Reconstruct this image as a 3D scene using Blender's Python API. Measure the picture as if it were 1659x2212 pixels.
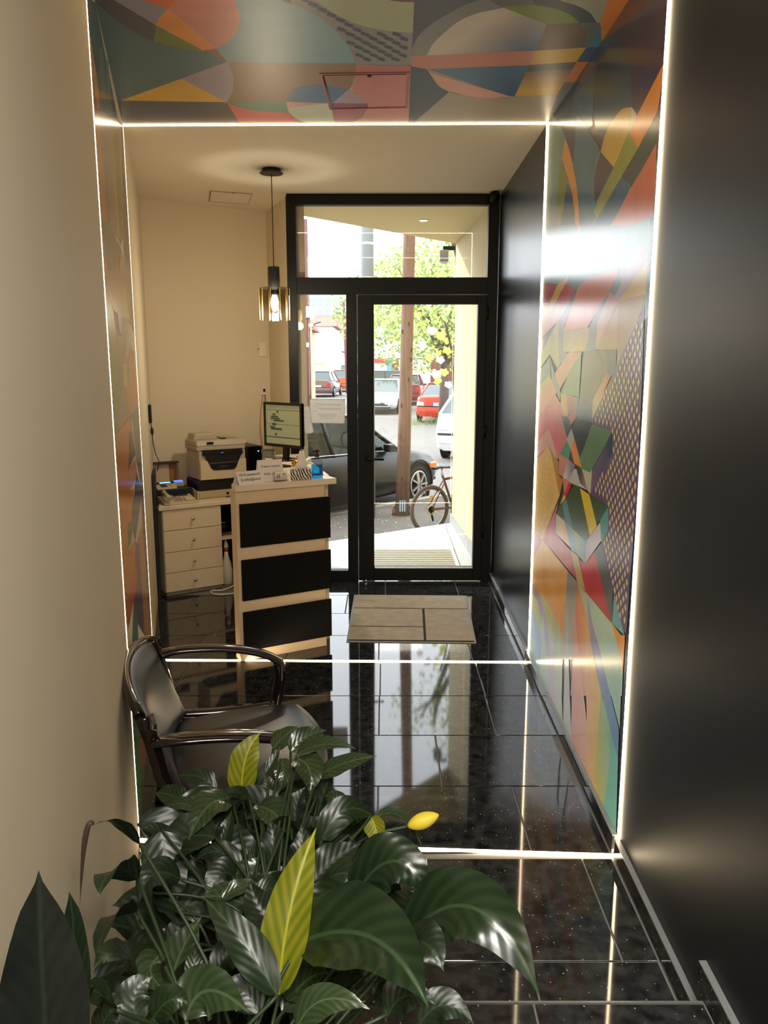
import bpy, bmesh, math, random
from mathutils import Vector, Matrix
random.seed(7)
for o in list(bpy.data.objects): bpy.data.objects.remove(o)
SC = bpy.context.scene
COL = SC.collection
PI = math.pi
R = math.radians
# ------------------------------------------------------------------ camera
cam = bpy.data.objects.new('camera', bpy.data.cameras.new('camera')); COL.objects.link(cam)
cam.location = (0, 0, 1.65); cam.rotation_euler = (R(90 - 10.7), 0, 0)
cam.data.sensor_width = 36; cam.data.lens = 1713 / 2212 * 36
cam.data.clip_start = .02; cam.data.clip_end = 500
SC.camera = cam
# ------------------------------------------------------------------ sky, sun, exposure
wd = bpy.data.worlds.new('sky'); SC.world = wd; wd.use_nodes = True
wn = wd.node_tree.nodes; wl = wd.node_tree.links; wn.clear()
wo = wn.new('ShaderNodeOutputWorld'); wb = wn.new('ShaderNodeBackground')
wb.inputs[0].default_value = (.90, .955, 1, 1); wb.inputs[1].default_value = 3.2
wl.new(wb.outputs[0], wo.inputs[0])
sun = bpy.data.objects.new('sun', bpy.data.lights.new('sun', 'SUN')); COL.objects.link(sun)
sun.data.energy = 2.6; sun.data.angle = R(.6); sun.data.color = (1, .93, .82)
sun.rotation_euler = Vector((1.3, -1, -.95)).to_track_quat('-Z', 'Y').to_euler()
def area(name, loc, rot, size, power, col, sy=None):
    l = bpy.data.lights.new(name, 'AREA'); l.energy = power; l.color = col; l.size = size
    if sy: l.shape = 'RECTANGLE'; l.size_y = sy
    o = bpy.data.objects.new(name, l); o.location = loc; o.rotation_euler = rot; COL.objects.link(o); return o
# unseen ceiling lamps placed in the lobby behind the photographer to light the passage
area('lobby_light', (-.9, -1.5, 2.72), (0, 0, 0), 1.6, 95, (1, .945, .865))
area('lobby_light.001', (.05, -.45, 2.74), (0, 0, 0), 1.1, 95, (1, .945, .865))
SC.view_settings.view_transform = 'Standard'; SC.view_settings.look = 'None'
SC.view_settings.exposure = 0.85; SC.view_settings.gamma = 1; SC.view_settings.use_curve_mapping = False
# ------------------------------------------------------------------ materials
def lin(c):
    return tuple(((v / 255) / 12.92 if v / 255 <= .04045 else ((v / 255 + .055) / 1.055) ** 2.4) for v in c) + (1,)
MATS = {}
def mat(name, col, rough=.5, metal=0, spec=.5, noise=None, bump=None, emit=None, alpha=None, trans=0, coat=0, sheen=0):
    if name in MATS: return MATS[name]
    m = bpy.data.materials.new(name); m.use_nodes = True; MATS[name] = m
    n = m.node_tree.nodes; l = m.node_tree.links; b = n['Principled BSDF']
    b.inputs['Base Color'].default_value = lin(col); b.inputs['Roughness'].default_value = rough
    b.inputs['Metallic'].default_value = metal; b.inputs['Specular IOR Level'].default_value = spec
    b.inputs['Coat Weight'].default_value = coat; b.inputs['Coat Roughness'].default_value = .05
    if trans: b.inputs['Transmission Weight'].default_value = trans
    tc = n.new('ShaderNodeTexCoord')
    if noise:                      # (scale, amount, stretch)
        sc_, am, st = noise
        mp = n.new('ShaderNodeMapping'); mp.inputs['Scale'].default_value = st
        nt = n.new('ShaderNodeTexNoise'); nt.inputs['Scale'].default_value = sc_; nt.inputs['Detail'].default_value = 5
        l.new(tc.outputs['Object'], mp.inputs[0]); l.new(mp.outputs[0], nt.inputs[0])
        mx = n.new('ShaderNodeMix'); mx.data_type = 'RGBA'
        c = lin(col); d = 1 - am
        mx.inputs[6].default_value = (c[0] * d, c[1] * d, c[2] * d, 1); mx.inputs[7].default_value = tuple(min(1, v * (1 + am)) for v in c[:3]) + (1,)
        l.new(nt.outputs[0], mx.inputs[0]); l.new(mx.outputs[2], b.inputs['Base Color'])
    if bump:                       # (scale, strength, distance, stretch)
        mp = n.new('ShaderNodeMapping'); mp.inputs['Scale'].default_value = bump[3]
        nt = n.new('ShaderNodeTexNoise'); nt.inputs['Scale'].default_value = bump[0]; nt.inputs['Detail'].default_value = 4
        bp = n.new('ShaderNodeBump'); bp.inputs['Strength'].default_value = bump[1]; bp.inputs['Distance'].default_value = bump[2]
        l.new(tc.outputs['Object'], mp.inputs[0]); l.new(mp.outputs[0], nt.inputs[0]); l.new(nt.outputs[0], bp.inputs['Height']); l.new(bp.outputs[0], b.inputs['Normal'])
    if emit:
        b.inputs['Emission Color'].default_value = lin(emit[0]); b.inputs['Emission Strength'].default_value = emit[1]
    return m
U = (1, 1, 1)
def thin(n, l, f, ior):          # same fresnel on both faces of a thin pane
    g_ = n.new('ShaderNodeNewGeometry'); r = n.new('ShaderNodeMapRange'); r.inputs['To Min'].default_value = ior; r.inputs['To Max'].default_value = 1 / ior
    l.new(g_.outputs['Backfacing'], r.inputs[0]); l.new(r.outputs[0], f.inputs[0])
def glass(name, tint=(1, 1, 1), clear=.92, rough=0):
    if name in MATS: return MATS[name]
    m = bpy.data.materials.new(name); m.use_nodes = True; MATS[name] = m
    n = m.node_tree.nodes; l = m.node_tree.links; n.clear()
    o = n.new('ShaderNodeOutputMaterial'); t = n.new('ShaderNodeBsdfTransparent'); g = n.new('ShaderNodeBsdfGlossy'); g.inputs['Roughness'].default_value = rough
    t.inputs[0].default_value = (tint[0] * clear, tint[1] * clear, tint[2] * clear, 1)
    f = n.new('ShaderNodeFresnel'); thin(n, l, f, 1.45); x = n.new('ShaderNodeMixShader')
    l.new(f.outputs[0], x.inputs[0]); l.new(t.outputs[0], x.inputs[1]); l.new(g.outputs[0], x.inputs[2]); l.new(x.outputs[0], o.inputs[0]); return m
CREAM = mat('cream_plaster', (214, 200, 172), .75, noise=(1.5, .03, U), bump=(60, .08, .002, U))
CREAM_C = mat('cream_ceiling_paint', (222, 212, 190), .75, bump=(50, .05, .002, U))
CHAR = mat('charcoal_satin_paint', (14, 15, 18), .30, spec=.42, noise=(2.5, .18, (1, 1, .4)), bump=(9, .06, .003, U))
CHARN = mat('charcoal_matt_paint', (13, 16, 21), .42, spec=.24, noise=(2.5, .18, (1, 1, .4)), bump=(9, .06, .003, U))
FRAME = mat('black_frame', (7, 8, 10), .5, spec=.25)
WHITE = mat('white_laminate', (224, 205, 172), .45)
BLACKL = mat('black_laminate', (6, 6, 7), .5, spec=.15)
BLACKP = mat('black_plastic', (18, 18, 20), .4)
def translucent(name, col, amt=.5, rough=.7):
    m = mat(name, col, rough); n = m.node_tree.nodes; l = m.node_tree.links; t = n.new('ShaderNodeBsdfTranslucent'); t.inputs[0].default_value = lin(col); x = n.new('ShaderNodeMixShader'); x.inputs[0].default_value = amt
    l.new(n['Principled BSDF'].outputs[0], x.inputs[1]); l.new(t.outputs[0], x.inputs[2]); l.new(x.outputs[0], n['Material Output'].inputs[0]); return m
PAPER = mat('paper', (236, 228, 214), .8)
WHITEP = mat('white_plastic', (225, 216, 196), .45)
CHROME = mat('brushed_metal', (190, 190, 192), .25, metal=1)
DARKM = mat('dark_metal', (40, 40, 42), .35, metal=1)
INK = mat('ink', (60, 50, 44), .8)
LED = mat('warm_led', (255, 238, 205), .5, emit=((255, 230, 188), 12))
GROUT = mat('grout', (112, 110, 106), .8)
def granite():
    m = bpy.data.materials.new('polished_black_granite'); m.use_nodes = True; n = m.node_tree.nodes; l = m.node_tree.links; b = n['Principled BSDF']
    tc = n.new('ShaderNodeTexCoord'); g = n.new('ShaderNodeNewGeometry')
    n1 = n.new('ShaderNodeTexNoise'); n1.inputs['Scale'].default_value = 22; n1.inputs['Detail'].default_value = 8
    n2 = n.new('ShaderNodeTexVoronoi'); n2.inputs['Scale'].default_value = 75; n3 = n.new('ShaderNodeTexVoronoi'); n3.inputs['Scale'].default_value = 240
    for q in (n1, n2, n3): l.new(g.outputs['Position'], q.inputs['Vector'])
    r1 = n.new('ShaderNodeValToRGB'); r1.color_ramp.elements[0].color = (.006, .007, .008, 1); r1.color_ramp.elements[1].color = (.045, .046, .046, 1)
    r1.color_ramp.elements[0].position = .35; r1.color_ramp.elements[1].position = .75
    l.new(n1.outputs[0], r1.inputs[0])
    r2 = n.new('ShaderNodeValToRGB'); r2.color_ramp.elements[0].position = .10; r2.color_ramp.elements[0].color = (1, 1, 1, 1); r2.color_ramp.elements[1].position = .17; r2.color_ramp.elements[1].color = (0, 0, 0, 1)
    l.new(n2.outputs['Distance'], r2.inputs[0])
    r3 = n.new('ShaderNodeValToRGB'); r3.color_ramp.elements[0].position = .9; r3.color_ramp.elements[0].color = (0, 0, 0, 1); r3.color_ramp.elements[1].position = .96; r3.color_ramp.elements[1].color = (1, 1, 1, 1)
    sp = n.new('ShaderNodeSeparateColor'); l.new(n2.outputs['Color'], sp.inputs[0]); l.new(sp.outputs[0], r3.inputs[0])
    r3.color_ramp.elements[0].position = .62; r3.color_ramp.elements[1].position = .9
    mu = n.new('ShaderNodeMath'); mu.operation = 'MULTIPLY'; l.new(r2.outputs[0], mu.inputs[0]); l.new(r3.outputs[0], mu.inputs[1])
    mx = n.new('ShaderNodeMix'); mx.data_type = 'RGBA'; l.new(mu.outputs[0], mx.inputs[0]); l.new(r1.outputs[0], mx.inputs[6]); mx.inputs[7].default_value = (.55, .5, .42, 1)
    l.new(mx.outputs[2], b.inputs['Base Color']); b.inputs['Roughness'].default_value = .045; b.inputs['IOR'].default_value = 1.52; b.inputs['Specular IOR Level'].default_value = .5
    bp = n.new('ShaderNodeBump'); bp.inputs['Strength'].default_value = .02; bp.inputs['Distance'].default_value = .001
    n4 = n.new('ShaderNodeTexNoise'); n4.inputs['Scale'].default_value = 3; l.new(g.outputs['Position'], n4.inputs['Vector']); l.new(n4.outputs[0], bp.inputs['Height']); l.new(bp.outputs[0], b.inputs['Normal'])
    return m
GRAN = granite()
def paintmat(nm, rg):
    m = bpy.data.materials.new(nm); m.use_nodes = True; n = m.node_tree.nodes; l = m.node_tree.links; b = n['Principled BSDF']
    a = n.new('ShaderNodeVertexColor'); a.layer_name = 'paint'; g = n.new('ShaderNodeNewGeometry')
    n1 = n.new('ShaderNodeTexNoise'); n1.inputs['Scale'].default_value = 6; n1.inputs['Detail'].default_value = 6; l.new(g.outputs['Position'], n1.inputs['Vector'])
    mr = n.new('ShaderNodeMapRange'); mr.inputs['To Min'].default_value = 1.05; mr.inputs['To Max'].default_value = 1.5; l.new(n1.outputs[0], mr.inputs[0])
    mx = n.new('ShaderNodeMix'); mx.data_type = 'RGBA'; mx.blend_type = 'MULTIPLY'; mx.inputs[0].default_value = 1; l.new(a.outputs[0], mx.inputs[6]); l.new(mr.outputs[0], mx.inputs[7])
    l.new(mx.outputs[2], b.inputs['Base Color']); b.inputs['Roughness'].default_value = rg; b.inputs['Specular IOR Level'].default_value = .62
    bp = n.new('ShaderNodeBump'); bp.inputs['Strength'].default_value = .05; bp.inputs['Distance'].default_value = .003; l.new(n1.outputs[0], bp.inputs['Height']); l.new(bp.outputs[0], b.inputs['Normal'])
    return m
MURAL = paintmat('mural_lacquered_paint', .19); MURAL_C = paintmat('ceiling_mural_paint', .42)
# ------------------------------------------------------------------ mesh helpers
class MB:
    def __init__(s): s.bm = bmesh.new(); s.M = Matrix.Identity(4)
    def v(s, p): return s.bm.verts.new(s.M @ Vector(p))
    def f(s, vs, smooth=False):
        try: q = s.bm.faces.new(vs); q.smooth = smooth; return q
        except ValueError: return None
    def box(s, a, b):
        x0, y0, z0 = a; x1, y1, z1 = b
        v = [s.v(p) for p in ((x0, y0, z0), (x1, y0, z0), (x1, y1, z0), (x0, y1, z0), (x0, y0, z1), (x1, y0, z1), (x1, y1, z1), (x0, y1, z1))]
        for q in ((0, 3, 2, 1), (4, 5, 6, 7), (0, 1, 5, 4), (1, 2, 6, 5), (2, 3, 7, 6), (3, 0, 4, 7)): s.f([v[i] for i in q])
        return s
    def prism(s, pts, z0, z1):
        a = [s.v((p[0], p[1], z0)) for p in pts]; b = [s.v((p[0], p[1], z1)) for p in pts]; n = len(pts)
        s.f(a[::-1]); s.f(b)
        for i in range(n): s.f([a[i], a[(i + 1) % n], b[(i + 1) % n], b[i]])
        return s
    def wall(s, p, q, t, z0, z1):          # t = signed thickness to the left of p->q
        d = Vector((q[0] - p[0], q[1] - p[1])).normalized(); nx, ny = -d.y * t, d.x * t
        return s.prism([p, q, (q[0] + nx, q[1] + ny), (p[0] + nx, p[1] + ny)], z0, z1)
    def lathe(s, prof, c=(0, 0, 0), seg=24, smooth=True, cap=True):
        rings = []
        for r_, z in prof:
            rings.append([s.v((c[0] + r_ * math.cos(2 * PI * i / seg), c[1] + r_ * math.sin(2 * PI * i / seg), c[2] + z)) for i in range(seg)])
        for a, b in zip(rings, rings[1:]):
            for i in range(seg): s.f([a[i], a[(i + 1) % seg], b[(i + 1) % seg], b[i]], smooth)
        if cap: s.f(rings[0][::-1]); s.f(rings[-1])
        return s
    def tube(s, pts, r, seg=8, smooth=True, sy=None, up=(0, 0, 1)):
        pts = [Vector(p) for p in pts]; rings = []
        for i, p in enumerate(pts):
            d = (pts[min(i + 1, len(pts) - 1)] - pts[max(i - 1, 0)]).normalized()
            u = Vector(up); 
            if abs(d.dot(u)) > .95: u = Vector((0, 1, 0)) if abs(d.y) < .9 else Vector((1, 0, 0))
            a = d.cross(u).normalized(); b = a.cross(d).normalized()
            rr = r[i] if isinstance(r, (list, tuple)) else r; ry = rr if sy is None else sy
            if seg == 4: rings.append([s.v(p + a * x * rr + b * y * ry) for x, y in ((-1, -1), (1, -1), (1, 1), (-1, 1))])
            else: rings.append([s.v(p + a * rr * math.cos(2 * PI * k / seg) + b * ry * math.sin(2 * PI * k / seg)) for k in range(seg)])
        for A, B in zip(rings, rings[1:]):
            for k in range(seg): s.f([A[k], A[(k + 1) % seg], B[(k + 1) % seg], B[k]], smooth)
        s.f(rings[0][::-1]); s.f(rings[-1]); return s
    def torus(s, c, R_, r_, axis='y', seg=32, k=8, a0=0, a1=2 * PI):
        full = abs(a1 - a0 - 2 * PI) < 1e-6; rings = []; N = seg if full else seg + 1
        for i in range(N):
            t = a0 + (a1 - a0) * i / seg; ring = []
            for j in range(k):
                w = 2 * PI * j / k; rad = R_ + r_ * math.cos(w); h = r_ * math.sin(w)
                p = {'y': (rad * math.cos(t), h, rad * math.sin(t)), 'z': (rad * math.cos(t), rad * math.sin(t), h), 'x': (h, rad * math.cos(t), rad * math.sin(t))}[axis]
                ring.append(s.v((c[0] + p[0], c[1] + p[1], c[2] + p[2])))
            rings.append(ring)
        for i in range(N if full else N - 1):
            A, B = rings[i], rings[(i + 1) % N]
            for j in range(k): s.f([A[j], B[j], B[(j + 1) % k], A[(j + 1) % k]], True)
        return s
    def cyl(s, c, r, h, axis='z', seg=24, smooth=True):
        M0 = s.M
        rot = {'z': Matrix.Identity(4), 'x': Matrix.Rotation(PI / 2, 4, 'Y'), 'y': Matrix.Rotation(-PI / 2, 4, 'X')}[axis]
        s.M = M0 @ Matrix.Translation(c) @ rot; s.lathe([(r, 0), (r, h)], seg=seg, smooth=smooth); s.M = M0; return s
    def quad(s, a, b, c, d): s.f([s.v(p) for p in (a, b, c, d)]); return s
    def bevel(s, w, seg=2):
        bmesh.ops.recalc_face_normals(s.bm, faces=s.bm.faces)
        e = [e for e in s.bm.edges if len(e.link_faces) == 2 and e.calc_face_angle(0) > .6]
        bmesh.ops.bevel(s.bm, geom=e, offset=w, segments=seg, affect='EDGES', profile=.5, clamp_overlap=True); return s
    def build(s, name, m, parent=None, recalc=True):
        if recalc: bmesh.ops.recalc_face_normals(s.bm, faces=s.bm.faces)
        me = bpy.data.meshes.new(name); s.bm.to_mesh(me); s.bm.free()
        me.materials.append(m); o = bpy.data.objects.new(name, me); COL.objects.link(o)
        if parent: o.parent = parent
        return o
def tag(o, label, cat, group=None, kind=None):
    if label: o['label'] = label
    if cat: o['category'] = cat
    if group: o['group'] = group
    if kind: o['kind'] = kind
    return o
def empty(name, loc, rz=0, label=None, cat=None, group=None):
    o = bpy.data.objects.new(name, None); o.location = loc; o.rotation_euler = (0, 0, rz); o.empty_display_size = .05; COL.objects.link(o)
    return tag(o, label, cat, group)
def structure(o, label, cat='wall'): return tag(o, label, cat, kind='structure')
def B(name, a, b, m, parent=None, bev=0, seg=2):
    k = MB().box(a, b)
    if bev: k.bevel(bev, seg)
    return k.build(name, m, parent)
def text(name, body, size, M, m, parent, extrude=.0004, align='LEFT'):
    c = bpy.data.curves.new(name, 'FONT'); c.body = body; c.size = size; c.extrude = extrude; c.align_x = align
    o = bpy.data.objects.new(name, c); COL.objects.link(o)
    me = bpy.data.meshes.new_from_object(o.evaluated_get(bpy.context.evaluated_depsgraph_get())); bpy.data.objects.remove(o)
    me.transform(M); me.materials.clear(); me.materials.append(m)
    q = bpy.data.objects.new(name, me); COL.objects.link(q); q.parent = parent; return q
def copy_tree(o, parent=None):
    c = o.copy(); COL.objects.link(c)
    if parent: c.parent = parent
    for ch in list(o.children): copy_tree(ch, c)
    return c
def faceM(o, xd, zd=(0, 0, 1)):            # frame whose x runs along xd and y along zd: for lettering on upright faces
    x = Vector(xd).normalized(); y = Vector(zd).normalized(); z = x.cross(y)
    return Matrix(((x.x, y.x, z.x, o[0]), (x.y, y.y, z.y, o[1]), (x.z, y.z, z.z, o[2]), (0, 0, 0, 1)))
# ================================================================== SETTING
H = 2.81
def rwx(y): return .795 + .00725 * (y - 2.4)            # inner face of the right wall
LW0 = Vector((-.21, 0.)); LWD = Vector((-1.302 + .21, 4.243)).normalized(); LWN = Vector((LWD.y, -LWD.x))   # left wall line, direction, normal into the room
def lw(u, off=0): p = LW0 + LWD * u + LWN * off; return (p.x, p.y)
CORNER = (-1.765, 6.034); BACKR = (-.93, 6.56); FRAMEL = (-.685, 5.94)
wr = empty('wall_right', (0, 0, 0)); structure(wr, 'long right wall, charcoal satin paint with a painted mural band between two light lines')
for y0, y1 in ((-3, 2.425), (2.44, 4.195), (4.21, 6.0)):
    MB().wall((rwx(y0), y0), (rwx(y1), y1), -.12, -.3, H).build('wall_panel', CHARN if y0 < 0 else CHAR, wr)
wlft = empty('wall_left', (0, 0, 0)); structure(wlft, 'long cream left wall with a painted mural band between two light lines')
UC = (Vector(CORNER) - LW0).length
for u0, u1 in ((-.05, 2.595), (2.61, 4.365), (4.38, UC + .1)):
    MB().wall(lw(u0), lw(u1), .12, -.3, H).build('wall_panel', CREAM, wlft)
wbk = empty('wall_back', (0, 0, 0)); structure(wbk, 'cream plaster wall behind the reception desk, turning back to the door frame')
MB().wall(CORNER, BACKR, .15, -.3, H).build('wall_panel', CREAM, wbk)
MB().wall(BACKR, FRAMEL, .12, -.3, H).build('wall_return', CREAM, wbk)
wf = empty('wall_front', (0, 0, 0)); structure(wf, 'cream walls of the lobby behind the photographer')
MB().wall((-2.6, -3), (.9, -3), -.12, -.3, H).build('wall_panel', CREAM, wf)
MB().wall((-2.6, -3), (-2.6, 0), .12, -.3, H).build('wall_panel', CREAM, wf)
MB().wall((-2.6, .0), (-.23, .0), .12, -.3, H).build('wall_panel', CREAM, wf)
ce = MB().prism([(-2.75, -3.1), (1.0, -3.1), (1.0, 6.0), (-.6, 6.0), (-.85, 6.7), (-2.75, 5.9)], H, H + .12).build('ceiling', CREAM_C); structure(ce, 'smooth cream ceiling over the entrance passage', 'ceiling')
# ---- floor : slab with grout showing, tiles proud of it
fl = MB().prism([(-2.75, -3.1), (.94, -3.1), (.94, 5.98), (-.6, 5.98), (-.85, 6.75), (-2.75, 6.0)], -.3, -.004).build('floor', GROUT); structure(fl, 'polished black granite tile floor of the passage with pale joints', 'floor')
rows = [(5.94, 5.51, .01), (5.51, 5.08, .27), (5.08, 4.645, .01), (4.645, 4.21, .50), (4.21, 3.75, -.02), (3.75, 3.32, .507), (3.32, 2.885, .23), (2.885, 2.45, .507), (2.42, 1.95, .14), (1.95, 1.55, .41)]
cache = {}
def tile(x0, x1, y0, y1, z, parent, th=.012, m=None, name='tile'):
    w, d = round(x1 - x0, 3), round(y1 - y0, 3); k = (w, d, th, name)
    if k not in cache:
        t = MB().box((0, 0, -th), (w, d, 0)).bevel(.0012, 1); o = t.build(name, m or GRAN); cache[k] = o.data; bpy.data.objects.remove(o)
    o = bpy.data.objects.new(name, cache[k]); COL.objects.link(o); o.parent = parent; o.location = (x0, y0, z)
G = .0028
def lwx(y): return LW0.x + LWD.x / LWD.y * y
for y1, y0, jx in rows:
    x = jx - .53 * 4
    xr = rwx((y0 + y1) / 2) - .022; xl = max(lwx(y0), lwx(y1)) - .2; xl = max(xl, -1.9)
    if y1 > 5.9: xl = -.9
    while x < xr:
        a, b = max(x, xl), min(x + .53, xr)
        if b - a > .03: tile(a + G, b - G, y0 + G, y1 - G, 0, fl)
        x += .53
# light-line channel strips between tile rows are real luminous profiles
def ledframe(label, group, runs):
    t = empty('led_light_frame', (0, 0, 0), label=label, cat='light', group=group)
    for nm, a, b, w, up in runs:
        MB().tube([a, b], w, 4, False, sy=(.0035 if abs(up[1]) < .01 else .0005 if yr < 3 else .0001), up=up).build(nm, LED, t)
    return t
for (yr, ul, lab) in ((2.432, 2.603, 'warm white LED line framing the passage, nearer one by the plant'), (4.2025, 4.373, 'warm white LED line framing the passage, farther one beside the reception counter')):
    pr_, pl_ = (rwx(yr) - .001, yr), lw(ul, .001)
    wd_ = .0036 if yr < 3 else .0034
    ledframe(lab, 'light frames of the passage', [
        ('led_strip', (pr_[0] - .001, pr_[1], .0), (pr_[0] - .001, pr_[1], H), wd_, (1, 0, 0)),
        ('led_strip', (pl_[0], pl_[1], .0), (pl_[0], pl_[1], H), .004 if yr < 3 else .0022, (LWN.x, LWN.y, 0)),
        ('led_strip', (pl_[0], pl_[1], .0015), (pr_[0], pr_[1], .0015), wd_ * 1.5, (0, 0, 1)),
        ('led_strip', (pl_[0], pl_[1], H - .002), (pr_[0], pr_[1], H - .002), wd_, (0, 0, 1))])
# ---- platform one step up, under the photographer
PZ = .135
pf = MB().prism([(lwx(0) - .0, -.0), (-2.6, 0), (-2.6, -3), (rwx(0), -3), (rwx(1.66), 1.66), (lwx(1.66), 1.66)], -.004, PZ - .006).build('trim_1', GROUT); structure(pf, 'raised granite step the plants stand on, nearest the camera', 'step')
y = 1.655; jx = .36
for i in range(7):
    y0 = y - .43; xl = lwx(y0) if y0 > 0 else -2.58; xr = rwx(y) - .02
    x = jx - .53 * 6
    while x < xr:
        a, b = max(x, xl + .0), min(x + .53, xr)
        if b - a > .05: tile(a + G, b - G, y0 + G, y - G, PZ, pf, .006)
        x += .53
    y = y0; jx = .36 if i % 2 else .1
B('nosing', (lwx(1.66) + .02, 1.6565, PZ - .012), (rwx(1.66) - .02, 1.6615, PZ + .0005), mat('step_nosing', (150, 150, 146), .3, metal=.6), pf)
# ---- skirting
sk = empty('baseboard_right', (0, 0, 0)); structure(sk, 'low polished granite skirting along the foot of the right wall', 'skirting')
EDGE = mat('skirting_edge', (118, 122, 122), .35)
def skirt(y0, y1, z0, z1, parent):
    MB().wall((rwx(y0) - .0005, y0), (rwx(y1) - .0005, y1), .018, z0, z1 - .004).build('skirting_tile', GRAN, parent)
    MB().wall((rwx(y0) - .0005, y0), (rwx(y1) - .0005, y1), .018, z1 - .0038, z1).build('skirting_edge', EDGE, parent)
for y0, y1 in ((1.712, 2.42), (2.446, 3.04), (3.044, 3.62), (3.624, 4.19), (4.216, 5.05), (5.054, 5.86)): skirt(y0, y1, .0005, .07, sk)
for y0, y1 in ((-2.9, -.9), (-.896, .2), (.204, 1.0), (1.004, 1.705)): skirt(y0, y1, PZ + .0005, PZ + .075, sk)
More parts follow.
